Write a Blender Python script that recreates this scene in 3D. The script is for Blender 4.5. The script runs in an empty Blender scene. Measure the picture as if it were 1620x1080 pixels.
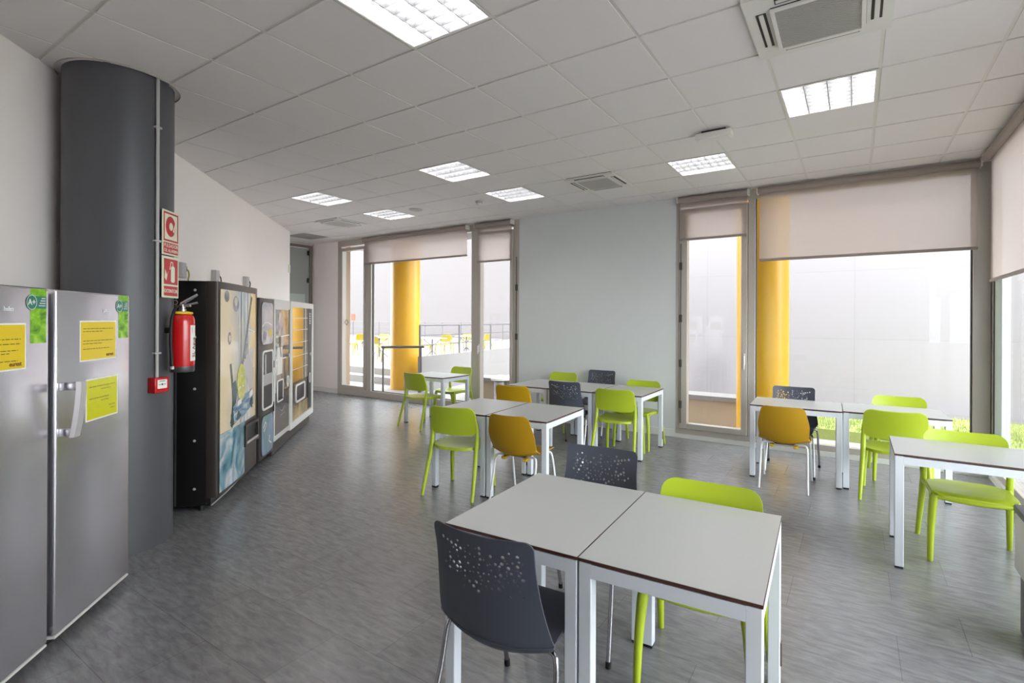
import bpy, bmesh, math, random
from math import sin, cos, pi, radians, sqrt
from mathutils import Vector, Matrix
from mathutils.geometry import delaunay_2d_cdt

random.seed(7)
SC = bpy.context.scene
COL = SC.collection
CEIL = 3.2214
FY = 6.84            # inner face of the front (window) wall
RX = 1.17            # inner face of the right (window) wall

# ------------------------------------------------------------------ materials
def lin(c):
    return tuple(((v / 255.0) / 12.92 if v / 255.0 <= 0.04045 else ((v / 255.0 + 0.055) / 1.055) ** 2.4) for v in c)

def newmat(name):
    m = bpy.data.materials.new(name); m.use_nodes = True
    nt = m.node_tree; nt.nodes.clear()
    out = nt.nodes.new('ShaderNodeOutputMaterial')
    return m, nt, out

def mat(name, rgb, rough=0.5, metal=0.0, spec=0.5, bump=0.0, bscale=200.0, vary=0.0, vscale=8.0, coat=0.0, stretch=None):
    m, nt, out = newmat(name)
    b = nt.nodes.new('ShaderNodeBsdfPrincipled')
    c = lin(rgb)
    b.inputs['Base Color'].default_value = (*c, 1)
    b.inputs['Roughness'].default_value = rough
    b.inputs['Metallic'].default_value = metal
    b.inputs['Specular IOR Level'].default_value = spec
    b.inputs['Coat Weight'].default_value = coat
    nt.links.new(b.outputs[0], out.inputs[0])
    if bump or vary:
        tc = nt.nodes.new('ShaderNodeTexCoord'); mp = nt.nodes.new('ShaderNodeMapping')
        if stretch: mp.inputs['Scale'].default_value = stretch
        nt.links.new(tc.outputs['Object'], mp.inputs[0])
    if vary:
        n = nt.nodes.new('ShaderNodeTexNoise'); n.inputs['Scale'].default_value = vscale; n.inputs['Detail'].default_value = 4
        r = nt.nodes.new('ShaderNodeMix'); r.data_type = 'RGBA'
        r.inputs[6].default_value = (*[max(0, x * (1 - vary)) for x in c], 1)
        r.inputs[7].default_value = (*[min(1, x * (1 + vary)) for x in c], 1)
        nt.links.new(mp.outputs[0], n.inputs['Vector'])
        nt.links.new(n.outputs['Fac'], r.inputs[0]); nt.links.new(r.outputs[2], b.inputs['Base Color'])
    if bump:
        n2 = nt.nodes.new('ShaderNodeTexNoise'); n2.inputs['Scale'].default_value = bscale; n2.inputs['Detail'].default_value = 3
        bp = nt.nodes.new('ShaderNodeBump'); bp.inputs['Strength'].default_value = bump; bp.inputs['Distance'].default_value = 0.002
        nt.links.new(mp.outputs[0], n2.inputs['Vector'])
        nt.links.new(n2.outputs['Fac'], bp.inputs['Height']); nt.links.new(bp.outputs[0], b.inputs['Normal'])
    return m

def emis(name, rgb, strength):
    m, nt, out = newmat(name)
    e = nt.nodes.new('ShaderNodeEmission'); e.inputs[0].default_value = (*lin(rgb), 1); e.inputs[1].default_value = strength
    nt.links.new(e.outputs[0], out.inputs[0]); return m

def glass_mat(name, tint=(244, 248, 247), refl=1.0):
    m, nt, out = newmat(name)
    t = nt.nodes.new('ShaderNodeBsdfTransparent'); t.inputs[0].default_value = (*lin(tint), 1)
    g = nt.nodes.new('ShaderNodeBsdfGlossy'); g.inputs['Roughness'].default_value = 0.02
    f = nt.nodes.new('ShaderNodeLayerWeight'); f.inputs[0].default_value = 0.5
    p = nt.nodes.new('ShaderNodeMath'); p.operation = 'POWER'; p.inputs[1].default_value = 4.0
    k = nt.nodes.new('ShaderNodeMath'); k.operation = 'MULTIPLY_ADD'; k.inputs[1].default_value = 0.35*refl; k.inputs[2].default_value = 0.012*refl
    mx = nt.nodes.new('ShaderNodeMixShader')
    nt.links.new(f.outputs['Facing'], p.inputs[0]); nt.links.new(p.outputs[0], k.inputs[0]); nt.links.new(k.outputs[0], mx.inputs[0])
    nt.links.new(t.outputs[0], mx.inputs[1]); nt.links.new(g.outputs[0], mx.inputs[2])
    nt.links.new(mx.outputs[0], out.inputs[0]); return m

def blind_mat(name, rgb, open_=0.16, trans=0.45):
    m, nt, out = newmat(name)
    d = nt.nodes.new('ShaderNodeBsdfDiffuse'); d.inputs[0].default_value = (*lin(rgb), 1)
    tl = nt.nodes.new('ShaderNodeBsdfTranslucent'); tl.inputs[0].default_value = (*lin(rgb), 1)
    tp = nt.nodes.new('ShaderNodeBsdfTransparent')
    a = nt.nodes.new('ShaderNodeMixShader'); a.inputs[0].default_value = trans
    b = nt.nodes.new('ShaderNodeMixShader'); b.inputs[0].default_value = open_
    nt.links.new(d.outputs[0], a.inputs[1]); nt.links.new(tl.outputs[0], a.inputs[2])
    nt.links.new(a.outputs[0], b.inputs[1]); nt.links.new(tp.outputs[0], b.inputs[2])
    nt.links.new(b.outputs[0], out.inputs[0]); return m

def floor_mat():
    m, nt, out = newmat('slate_floor')
    N = nt.nodes.new; L = nt.links.new
    b = N('ShaderNodeBsdfPrincipled')
    tc = N('ShaderNodeTexCoord')
    mp = N('ShaderNodeMapping'); mp.inputs['Location'].default_value = (0.31, 0.297, 0)
    br = N('ShaderNodeTexBrick')
    br.offset = 0.37; br.squash = 1.0
    br.inputs['Scale'].default_value = 1.0
    br.inputs['Brick Width'].default_value = 0.78
    br.inputs['Row Height'].default_value = 0.38
    br.inputs['Mortar Size'].default_value = 0.0016
    br.inputs['Mortar Smooth'].default_value = 0.3
    br.inputs['Bias'].default_value = 0.0
    br.inputs['Color1'].default_value = (0.92, 0.92, 0.92, 1)
    br.inputs['Color2'].default_value = (1.06, 1.06, 1.06, 1)
    br.inputs['Mortar'].default_value = (0.55, 0.55, 0.55, 1)
    L(tc.outputs['Object'], mp.inputs[0]); L(mp.outputs[0], br.inputs['Vector'])
    ms = N('ShaderNodeMapping'); ms.inputs['Scale'].default_value = (2.2, 9.0, 1)
    n1 = N('ShaderNodeTexNoise'); n1.inputs['Scale'].default_value = 3.8; n1.inputs['Detail'].default_value = 7; n1.inputs['Roughness'].default_value = 0.6
    n1.inputs['Distortion'].default_value = 0.5
    L(tc.outputs['Object'], ms.inputs[0]); L(ms.outputs[0], n1.inputs['Vector'])
    cr = N('ShaderNodeValToRGB')
    cr.color_ramp.elements[0].position = 0.3; cr.color_ramp.elements[0].color = (*lin((105, 105, 108)), 1)
    cr.color_ramp.elements[1].position = 0.72; cr.color_ramp.elements[1].color = (*lin((138, 138, 141)), 1)
    L(n1.outputs['Fac'], cr.inputs[0])
    mu = N('ShaderNodeMix'); mu.data_type = 'RGBA'; mu.blend_type = 'MULTIPLY'; mu.inputs[0].default_value = 1.0
    L(cr.outputs[0], mu.inputs[6]); L(br.outputs['Color'], mu.inputs[7])
    L(mu.outputs[2], b.inputs['Base Color'])
    b.inputs['Roughness'].default_value = 0.26
    b.inputs['Specular IOR Level'].default_value = 0.85
    bp = N('ShaderNodeBump'); bp.inputs['Strength'].default_value = 0.05; bp.inputs['Distance'].default_value = 0.003
    ad = N('ShaderNodeMath'); ad.operation = 'SUBTRACT'
    mf = N('ShaderNodeMath'); mf.operation = 'MULTIPLY'; mf.inputs[1].default_value = 0.5
    n3 = N('ShaderNodeTexNoise'); n3.inputs['Scale'].default_value = 1.6; n3.inputs['Detail'].default_value = 3
    m3 = N('ShaderNodeMapping'); m3.inputs['Scale'].default_value = (3.0, 12.0, 1)
    L(tc.outputs['Object'], m3.inputs[0]); L(m3.outputs[0], n3.inputs['Vector'])
    L(br.outputs['Fac'], mf.inputs[0]); L(n3.outputs['Fac'], ad.inputs[0]); L(mf.outputs[0], ad.inputs[1])
    L(ad.outputs[0], bp.inputs['Height']); L(bp.outputs[0], b.inputs['Normal'])
    L(b.outputs[0], out.inputs[0]); return m

def facade_mat(name, rgb):
    m, nt, out = newmat(name)
    N = nt.nodes.new; L = nt.links.new
    b = N('ShaderNodeBsdfPrincipled'); b.inputs['Roughness'].default_value = 0.7
    tc = N('ShaderNodeTexCoord'); mp = N('ShaderNodeMapping'); mp.inputs['Rotation'].default_value = (radians(90), 0, 0)
    br = N('ShaderNodeTexBrick'); br.offset = 0.0
    br.inputs['Scale'].default_value = 1.0; br.inputs['Brick Width'].default_value = 2.6; br.inputs['Row Height'].default_value = 1.25
    br.inputs['Mortar Size'].default_value = 0.008
    c1 = lin(rgb)
    br.inputs['Color1'].default_value = (*c1, 1); br.inputs['Color2'].default_value = (*[x * .97 for x in c1], 1)
    br.inputs['Mortar'].default_value = (*[x * .86 for x in c1], 1)
    L(tc.outputs['Object'], mp.inputs[0]); L(mp.outputs[0], br.inputs['Vector'])
    L(br.outputs['Color'], b.inputs['Base Color']); L(b.outputs[0], out.inputs[0]); return m

def poster_mat():
    # printed picture: cream blurred blobs fading into grey, all ink
    m, nt, out = newmat('drink_poster')
    N = nt.nodes.new; L = nt.links.new
    b = N('ShaderNodeBsdfPrincipled'); b.inputs['Roughness'].default_value = 0.12
    tc = N('ShaderNodeTexCoord')
    n = N('ShaderNodeTexNoise'); n.inputs['Scale'].default_value = 3.2; n.inputs['Detail'].default_value = 2.5
    L(tc.outputs['Object'], n.inputs['Vector'])
    sx = N('ShaderNodeSeparateXYZ'); L(tc.outputs['Object'], sx.inputs[0])
    mr = N('ShaderNodeMapRange'); mr.inputs[1].default_value = 0.12; mr.inputs[2].default_value = 0.9
    L(sx.outputs[0], mr.inputs[0])
    a = N('ShaderNodeMath'); a.operation = 'ADD'
    s = N('ShaderNodeMath'); s.operation = 'MULTIPLY_ADD'; s.inputs[1].default_value = 0.9; s.inputs[2].default_value = -0.45
    L(n.outputs['Fac'], s.inputs[0]); L(s.outputs[0], a.inputs[0]); L(mr.outputs[0], a.inputs[1])
    cr = N('ShaderNodeValToRGB'); e = cr.color_ramp.elements
    e[0].position = 0.1; e[0].color = (*lin((224, 204, 168)), 1)
    e[1].position = 0.9; e[1].color = (*lin((226, 204, 160)), 1)
    x = e.new(0.35); x.color = (*lin((200, 190, 172)), 1)
    x = e.new(0.55); x.color = (*lin((176, 177, 180)), 1)
    x = e.new(0.75); x.color = (*lin((204, 202, 202)), 1)
    L(a.outputs[0], cr.inputs[0]); L(cr.outputs[0], b.inputs['Base Color']); L(b.outputs[0], out.inputs[0]); return m

def splash_mat(name, cols, scale=5.0, rough=0.15, stretch=(1, 1, 1)):
    m, nt, out = newmat(name)
    N = nt.nodes.new; L = nt.links.new
    b = N('ShaderNodeBsdfPrincipled'); b.inputs['Roughness'].default_value = rough
    tc = N('ShaderNodeTexCoord'); mp = N('ShaderNodeMapping'); mp.inputs['Scale'].default_value = stretch
    n = N('ShaderNodeTexNoise'); n.inputs['Scale'].default_value = scale; n.inputs['Detail'].default_value = 5; n.inputs['Distortion'].default_value = 1.2
    L(tc.outputs['Object'], mp.inputs[0]); L(mp.outputs[0], n.inputs['Vector'])
    cr = N('ShaderNodeValToRGB'); e = cr.color_ramp.elements
    e[0].position = 0.3; e[0].color = (*lin(cols[0]), 1); e[1].position = 0.7; e[1].color = (*lin(cols[-1]), 1)
    for i, c in enumerate(cols[1:-1]):
        x = e.new(0.3 + 0.4 * (i + 1) / (len(cols) - 1)); x.color = (*lin(c), 1)
    L(n.outputs['Fac'], cr.inputs[0]); L(cr.outputs[0], b.inputs['Base Color']); L(b.outputs[0], out.inputs[0]); return m

M = {}
M['floor'] = floor_mat()
M['wall'] = mat('white_wall_paint', (238, 231, 227), 0.75, bump=0.05, bscale=90, vary=0.015)
M['wall_cool'] = mat('grey_white_wall_paint', (204, 207, 207), 0.75, bump=0.05, bscale=90, vary=0.015)  # same white paint with its shade put into the colour
M['ceil'] = mat('mineral_ceiling_tile', (224, 220, 219), 0.85, bump=0.25, bscale=420, vary=0.02, vscale=300)
M['tbar'] = mat('white_tbar_metal', (212, 209, 204), 0.45)
M['dark_void'] = mat('ceiling_void', (60, 60, 60), 0.9)
M['base'] = mat('white_baseboard', (214, 213, 210), 0.45)
M['column'] = mat('dark_grey_column_paint', (78, 78, 83), 0.42, bump=0.04, bscale=60)
M['alu'] = mat('warm_grey_aluminium', (176, 169, 161), 0.42, metal=0.1)
M['alu_dark'] = mat('grey_gasket', (62, 60, 58), 0.6)
M['alu_green'] = mat('pale_green_grey_metal', (190, 203, 197), 0.35, metal=0.2)  # glass reflections put into a flat pale green
M['glass'] = glass_mat('window_glass')
M['blind'] = blind_mat('screen_fabric', (206, 194, 189), 0.36, 0.5)
M['blindbar'] = mat('blind_hem_bar', (150, 138, 132), 0.5)
M['green'] = mat('lime_green_plastic', (166, 184, 42), 0.33, spec=0.5, bump=0.03, bscale=500)
M['mustard'] = mat('mustard_plastic', (166, 126, 8), 0.42, bump=0.03, bscale=500)
M['yellow_plastic'] = mat('yellow_plastic', (190, 150, 10), 0.4)
M['yellow_out'] = mat('pale_yellow_plastic', (132, 116, 10), 0.45)
M['charcoal'] = mat('charcoal_plastic', (66, 70, 82), 0.45, bump=0.06, bscale=600)
M['chrome'] = mat('satin_chrome', (178, 178, 184), 0.22, metal=1.0)
M['whitetube'] = mat('white_steel_tube', (214, 216, 220), 0.35)
M['table_white'] = mat('white_laminate', (176, 177, 176), 0.32, spec=0.45)
M['table_edge'] = mat('dark_brown_laminate_core', (70, 40, 34), 0.5)
M['table_leg'] = mat('white_powder_coat', (208, 212, 220), 0.4)
M['black'] = mat('black_plastic', (22, 22, 24), 0.4)
M['blackgloss'] = mat('black_painted_steel', (18, 17, 17), 0.3)
M['steel'] = mat('brushed_steel', (222, 220, 226), 0.22, metal=0.92, bump=0.04, bscale=60, stretch=(1, 1, 60))
M['steel_dark'] = mat('dark_grey_steel', (96, 96, 98), 0.4, metal=0.7)
M['fridge_side'] = mat('grey_fridge_side', (120, 120, 124), 0.45, metal=0.2)
M['offwhite'] = mat('offwhite_plastic', (216, 214, 210), 0.4)
M['paper_y'] = mat('yellow_paper', (226, 196, 8), 0.3)
M['paper_yg'] = mat('lemon_yellow_paper', (206, 204, 12), 0.25)
M['paper_w'] = mat('white_paper', (232, 230, 226), 0.35)
M['ink'] = mat('dark_ink', (70, 58, 30), 0.5)
M['ink_red'] = mat('maroon_ink', (110, 40, 30), 0.5)
M['apple'] = splash_mat('apple_print', [(60, 120, 20), (130, 190, 30), (176, 220, 70)], 14)
M['teal'] = mat('dark_teal_print', (28, 118, 92), 0.3)
M['silver_print'] = mat('silver_print', (225, 225, 228), 0.3)
M['red'] = mat('signal_red_paint', (196, 18, 22), 0.25, coat=0.4)
M['sign_red'] = mat('sign_red', (184, 30, 38), 0.35)
M['sign_cream'] = mat('sign_cream', (220, 222, 196), 0.35)
M['yellow_ring'] = mat('yellow_collar', (222, 190, 30), 0.4)
M['bronze'] = mat('bronze_grey_metal', (66, 59, 56), 0.33, metal=0.55)
M['poster'] = poster_mat()
M['teal_splash'] = splash_mat('teal_splash_print', [(28, 92, 108), (110, 150, 165), (188, 190, 196), (160, 172, 196)], 3.6, stretch=(1.4, 1, 1))
M['blue_splash'] = splash_mat('blue_splash_print', [(40, 70, 92), (120, 150, 175), (222, 218, 214)], 5, stretch=(1, 1, 4))
M['deep_teal'] = mat('deep_teal_print', (24, 62, 58), 0.2)
M['lemon'] = splash_mat('lemon_print', [(150, 150, 14), (196, 192, 24), (226, 216, 90)], 9)
M['straw'] = mat('straw_print', (74, 74, 76), 0.2)
M['lilac'] = splash_mat('lilac_screen_print', [(150, 150, 160), (188, 180, 188), (214, 206, 212)], 3)
M['cup_print'] = splash_mat('grey_cup_print', [(84, 82, 84), (140, 136, 138), (196, 190, 192)], 4, rough=0.06)
M['bluepanel'] = splash_mat('blue_panel_print', [(84, 130, 96), (112, 140, 168), (140, 160, 196)], 2.4, stretch=(1, 1, 0.8))
M['darkpanel'] = mat('dark_smoked_panel', (66, 64, 66), 0.15, spec=0.6)
M['mirror_glass'] = mat('smoked_vending_glass', (222, 216, 208), 0.03, metal=0.9)
M['tan_panel'] = splash_mat('tan_panel_print', [(120, 104, 74), (166, 142, 92), (196, 168, 110)], 3)
M['silver'] = mat('silver_painted_metal', (196, 192, 192), 0.35, metal=0.35)
M['kick'] = mat('dark_kickplate', (70, 64, 62), 0.45, metal=0.3)
M['socket'] = mat('grey_socket_box', (176, 174, 172), 0.5)
M['cable'] = mat('black_cable', (26, 24, 24), 0.45)
M['greenyellow'] = mat('yellow_green_plug', (150, 150, 40), 0.5)
M['lamp'] = emis('fluorescent_tube', (255, 250, 244), 15.0)
M['reflector'] = mat('lamp_reflector', (222, 222, 224), 0.35)
M['louvre'] = mat('louvre_aluminium', (150, 152, 156), 0.35, metal=0.3)
M['ac_white'] = mat('white_unit_plastic', (214, 212, 208), 0.45)
M['ac_grille'] = mat('grey_grille_plastic', (168, 166, 162), 0.5)
M['slot'] = mat('dark_slot', (44, 40, 38), 0.7)
M['doorgrey'] = mat('grey_green_door', (158, 162, 158), 0.3)
M['doorframe'] = mat('brown_grey_frame', (120, 108, 100), 0.5)
M['ground'] = mat('pale_concrete', (146, 141, 142), 0.8, vary=0.03, vscale=3)
M['riser'] = mat('grey_step_stone', (120, 115, 112), 0.8, vary=0.04)
M['beige'] = mat('beige_render', (158, 138, 116), 0.8, vary=0.06, vscale=2.5)
M['facade'] = facade_mat('facade_panels', (126, 121, 125))
M['facade_far'] = facade_mat('far_facade_panels', (95, 89, 90))
M['yellow_col'] = mat('yellow_column_paint', (198, 146, 2), 0.38)
M['rail'] = mat('grey_steel_rail', (92, 89, 92), 0.4, metal=0.4)
M['orange'] = mat('orange_sign', (150, 48, 18), 0.5)
M['grass'] = mat('lawn_green', (140, 150, 84), 0.8, vary=0.3, vscale=60)
M['parapet'] = mat('white_render', (116, 112, 111), 0.8, vary=0.03)
M['brass'] = mat('brown_steel_plate', (92, 72, 58), 0.4, metal=0.6)

# ------------------------------------------------------------------ mesh helpers
class MB:
    """collects shapes with material slots, links them as ONE mesh object"""
    def __init__(self):
        self.bm = bmesh.new(); self.mats = []; self.mi = 0
    def use(self, key):
        if key not in self.mats: self.mats.append(key)
        self.mi = self.mats.index(key); return self
    def _tag(self, faces):
        for f in faces: f.material_index = self.mi
    def box(self, lo, hi, bevel=0.0, seg=2):
        x0, y0, z0 = lo; x1, y1, z1 = hi
        if bevel <= 0:
            v = [self.bm.verts.new(p) for p in ((x0,y0,z0),(x1,y0,z0),(x1,y1,z0),(x0,y1,z0),(x0,y0,z1),(x1,y0,z1),(x1,y1,z1),(x0,y1,z1))]
            fs = [self.bm.faces.new([v[i] for i in q]) for q in ((3,2,1,0),(4,5,6,7),(0,1,5,4),(1,2,6,5),(2,3,7,6),(3,0,4,7))]
            self._tag(fs); return self
        t = bmesh.new()
        bmesh.ops.create_cube(t, size=1.0)
        for v in t.verts:
            v.co = Vector(((x0+x1)/2 + v.co.x*(x1-x0), (y0+y1)/2 + v.co.y*(y1-y0), (z0+z1)/2 + v.co.z*(z1-z0)))
        bmesh.ops.bevel(t, geom=list(t.edges), offset=bevel, segments=seg, profile=0.5, affect='EDGES')
        self._merge(t); return self
    def _merge(self, t, mtx=None):
        mp = {}
        for v in t.verts: mp[v] = self.bm.verts.new(mtx @ v.co if mtx else v.co)
        fs = []
        for f in t.faces:
            try: fs.append(self.bm.faces.new([mp[v] for v in f.verts]))
            except ValueError: pass
        self._tag(fs); t.free()
    def cyl(self, p0, p1, r0, r1=None, seg=20, caps=True):
        return self.tube([p0, p1], [r0, r1 if r1 is not None else r0], seg, caps)
    def tube(self, pts, r, seg=12, caps=True, smooth=0, closed=False):
        pts = [Vector(p) for p in pts]
        rs = list(r) if isinstance(r, (list, tuple)) else [r] * len(pts)
        if smooth:
            P, R = [], []
            n = len(pts)
            for i in range(n - 1):
                a, b, c, d = pts[max(i-1,0)], pts[i], pts[i+1], pts[min(i+2,n-1)]
                for k in range(smooth):
                    t = k / smooth
                    P.append(0.5*((2*b)+(c-a)*t+(2*a-5*b+4*c-d)*t*t+(3*b-a-3*c+d)*t**3)); R.append(rs[i]*(1-t)+rs[i+1]*t)
            P.append(pts[-1]); R.append(rs[-1]); pts, rs = P, R
        rings = []; up = None
        n = len(pts)
        for i, p in enumerate(pts):
            if closed: tdir = (pts[(i+1) % n] - pts[i-1]).normalized()
            elif i == 0: tdir = (pts[1] - p).normalized()
            elif i == n-1: tdir = (p - pts[-2]).normalized()
            else: tdir = ((pts[i+1]-p).normalized() + (p-pts[i-1]).normalized()).normalized()
            if up is None:
                up = Vector((0,0,1)) if abs(tdir.z) < 0.9 else Vector((0,1,0))
            side = tdir.cross(up).normalized(); up = side.cross(tdir).normalized()
            rings.append([self.bm.verts.new(p + rs[i]*(cos(2*pi*k/seg)*side + sin(2*pi*k/seg)*up)) for k in range(seg)])
        fs = []
        for i in range(n if closed else n-1):
            A, B = rings[i], rings[(i+1) % n]
            for k in range(seg):
                fs.append(self.bm.faces.new((A[k], A[(k+1)%seg], B[(k+1)%seg], B[k])))
        if caps and not closed:
            fs.append(self.bm.faces.new(list(reversed(rings[0])))); fs.append(self.bm.faces.new(rings[-1]))
        self._tag(fs); return self
    def lathe(self, prof, c=(0,0), seg=32, a0=0, caps=True):
        rings = []
        for r, z in prof:
            rings.append([self.bm.verts.new((c[0]+r*cos(2*pi*k/seg+a0), c[1]+r*sin(2*pi*k/seg+a0), z)) for k in range(seg)])
        fs = []
        for A, B in zip(rings, rings[1:]):
            for k in range(seg): fs.append(self.bm.faces.new((A[k], A[(k+1)%seg], B[(k+1)%seg], B[k])))
        if caps:
            fs.append(self.bm.faces.new(list(reversed(rings[0])))); fs.append(self.bm.faces.new(rings[-1]))
        self._tag(fs); return self
    def prism(self, pts, f0, f1):
        """polygon pts mapped by f0 and f1 (2D -> 3D) to its two faces"""
        a = [self.bm.verts.new(f0(*p)) for p in pts]; b = [self.bm.verts.new(f1(*p)) for p in pts]
        n = len(pts); fs = [self.bm.faces.new(list(reversed(a))), self.bm.faces.new(b)]
        for i in range(n): fs.append(self.bm.faces.new((a[i], a[(i+1)%n], b[(i+1)%n], b[i])))
        self._tag(fs); return self
    def plate(self, pts, y=0.0, th=0.001):
        """flat polygon in the local XZ plane, face towards -Y"""
        return self.prism(pts, lambda x, z: (x, y, z), lambda x, z: (x, y - th, z))
    def strip(self, pts, w, y=0.0, th=0.0008):
        """a drawn stroke of width w in the local XZ plane"""
        for (a, b) in zip(pts, pts[1:]):
            d = Vector((b[0]-a[0], b[1]-a[1])); L = d.length
            if L < 1e-6: continue
            n = Vector((-d.y, d.x)) / L * w / 2
            self.plate([(a[0]-n.x, a[1]-n.y), (b[0]-n.x, b[1]-n.y), (b[0]+n.x, b[1]+n.y), (a[0]+n.x, a[1]+n.y)], y, th)
        return self
    def build(self, name, parent=None, smooth=35, key=None, loc=None, rotz=None):
        if key: self.use(key)
        bmesh.ops.recalc_face_normals(self.bm, faces=list(self.bm.faces))
        me = bpy.data.meshes.new(name); self.bm.to_mesh(me); self.bm.free()
        for k in self.mats: me.materials.append(M[k])
        if smooth:
            for p in me.polygons: p.use_smooth = True
            me.set_sharp_from_angle(angle=radians(smooth))
        o = bpy.data.objects.new(name, me); COL.objects.link(o)
        if parent is not None: o.parent = parent
        if loc is not None: o.location = loc
        if rotz is not None: o.rotation_euler = (0, 0, rotz)
        return o

def rrect(x0, z0, x1, z1, r, n=5):
    pts = []
    for cx, cz, a in ((x1-r, z0+r, -pi/2), (x1-r, z1-r, 0), (x0+r, z1-r, pi/2), (x0+r, z0+r, pi)):
        for k in range(n+1):
            t = a + k*pi/2/n; pts.append((cx + r*cos(t), cz + r*sin(t)))
    return pts

def ellipse(cx, cz, rx, rz, n=24, rot=0):
    return [(cx + rx*cos(t)*cos(rot) - rz*sin(t)*sin(rot), cz + rx*cos(t)*sin(rot) + rz*sin(t)*cos(rot)) for t in (2*pi*k/n for k in range(n))]

def ring_frame(mb, outer, inner, y, th):
    """a flat frame between two loops with equal vertex count, facing -Y"""
    bm = mb.bm
    L = [[bm.verts.new((x, yy, z)) for x, z in loop] for loop, yy in ((outer, y), (outer, y-th), (inner, y-th), (inner, y))]
    n = len(outer); fs = []
    for A, B in zip(L, L[1:] + L[:1]):
        for i in range(n): fs.append(bm.faces.new((A[i], A[(i+1)%n], B[(i+1)%n], B[i])))
    mb._tag(fs); return mb

def text_obj(name, body, size, key, parent, loc, rot=(pi/2, 0, 0), align='CENTER', bold=False, sx=1.0):
    cu = bpy.data.curves.new(name, 'FONT'); cu.body = body; cu.size = size; cu.align_x = align; cu.align_y = 'CENTER'
    cu.extrude = 0.0006; cu.offset = 0.004*size if not bold else 0.02*size
    tmp = bpy.data.objects.new(name + '_curve', cu); COL.objects.link(tmp)
    dg = bpy.context.evaluated_depsgraph_get(); dg.update()
    me = bpy.data.meshes.new_from_object(tmp.evaluated_get(dg), depsgraph=dg)
    bpy.data.objects.remove(tmp); bpy.data.curves.remove(cu)
    me.name = name; me.materials.clear(); me.materials.append(M[key])
    o = bpy.data.objects.new(name, me); COL.objects.link(o)
    if parent is not None: o.parent = parent
    o.location = loc; o.rotation_euler = rot; o.scale = (sx, 1, 1)
    return o

def tag(o, label, cat, group=None, kind=None):
    o['label'] = label; o['category'] = cat
    if group: o['group'] = group
    if kind: o['kind'] = kind
    return o

def thing(name, label, cat, loc=(0,0,0), rotz=0.0, group=None):
    o = bpy.data.objects.new(name, None); COL.objects.link(o); o.empty_display_size = 0.1
    o.location = loc; o.rotation_euler = (0, 0, rotz)
    return tag(o, label, cat, group)

def struct(o, label=None, cat=None):
    o['kind'] = 'structure'
    if label: o['label'] = label
    if cat: o['category'] = cat
    return o

def sgroup(name, label=None, cat=None, loc=(0,0,0), rotz=0.0):
    o = bpy.data.objects.new(name, None); COL.objects.link(o); o.location = loc; o.rotation_euler = (0,0,rotz)
    return struct(o, label, cat)

def dup(root, loc, rotz, label, group=None):
    r = root.copy(); COL.objects.link(r); r.location = loc; r.rotation_euler = (0, 0, rotz)
    r['label'] = label
    if group: r['group'] = group
    for ch in list(root.children):
        c = ch.copy(); COL.objects.link(c); c.parent = r
        for g in list(ch.children):
            d = g.copy(); COL.objects.link(d); d.parent = c
    return r

# wall-left frame: s runs along the slanted wall, n out of it into the room
R2 = sqrt(0.5)
WC = -3.38
def Wp(s, n, z=0.0):
    return Vector((WC/2 + (n - s)*R2, WC/2 + (n + s)*R2, z))
WROT = radians(135)

# ------------------------------------------------------------------ room shell
mb = MB().use('floor'); mb.box((-12.5, -3.6, -0.20), (1.34, 7.02, 0.0)); struct(mb.build('floor', smooth=0), 'grey slate-look tiled floor', 'floor')

# grid ceiling: tegular tiles between T-bars
GX, GY, GP = -2.866, 1.618, 0.6
LAMPS = [(1,0,'Y'), (4,4,'Y'), (-2,4,'X'), (-2,6,'X'), (2,6,'X'), (-6,4,'X'), (-6,6,'X')]
ADDED_LAMPS = [(4,-3,'Y'), (4,0,'Y'), (1,-4,'Y')]  # unseen lights added to brighten the front of the room
UNITS = [(4,2), (0,6), (-8,6)]
skip = {(i,j) for i,j,_ in LAMPS+ADDED_LAMPS} | set(UNITS) | {(-11,7)}
mb = MB()
x0, x1, y0, y1 = -12.2, RX+0.02, -3.3, FY+0.02
mb.use('dark_void').box((-12.5, -3.6, 3.55), (1.34, 7.02, 3.65))
mb.use('ceil')
for i in range(-16, 8):
    for j in range(-9, 9):
        if (i,j) in skip: continue
        ax, ay = GX + GP*i, GY + GP*j
        lo = (max(ax+0.011, x0), max(ay+0.011, y0)); hi = (min(ax+GP-0.011, x1), min(ay+GP-0.011, y1))
        if hi[0]-lo[0] < 0.02 or hi[1]-lo[1] < 0.02: continue
        mb.box((lo[0], lo[1], CEIL), (hi[0], hi[1], CEIL+0.02))
mb.use('tbar')
for i in range(-16, 8):
    ax = GX + GP*i
    if x0 < ax < x1: mb.box((ax-0.012, y0, CEIL+0.003), (ax+0.012, y1, CEIL+0.03))
for j in range(-9, 10):
    ay = GY + GP*j
    if y0 < ay < y1: mb.box((x0, ay-0.012, CEIL+0.008), (x1, ay+0.012, CEIL+0.03))
struct(mb.build('ceiling', smooth=0), 'white suspended grid ceiling of square tiles', 'ceiling')

# slanted left wall with its end face, opening to the grey door beyond
mb = MB().use('wall')
S0, S1 = -3.0, 10.30
pts = [Wp(S0,0), Wp(S1,0), Wp(S1,-0.16), Wp(S0,-0.16)]
mb.prism([(p.x,p.y) for p in pts], lambda x,y: (x,y,0), lambda x,y: (x,y,3.5))
struct(mb.build('wall_left', smooth=0), 'long white slanted wall behind the machines', 'wall')
mb = MB().use('base')
pts = [Wp(4.4,0.0), Wp(S1,0.0), Wp(S1,0.014), Wp(4.4,0.014)]
mb.prism([(p.x,p.y) for p in pts], lambda x,y: (x,y,0), lambda x,y: (x,y,0.09)); struct(mb.build('baseboard_left', smooth=0))

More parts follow.
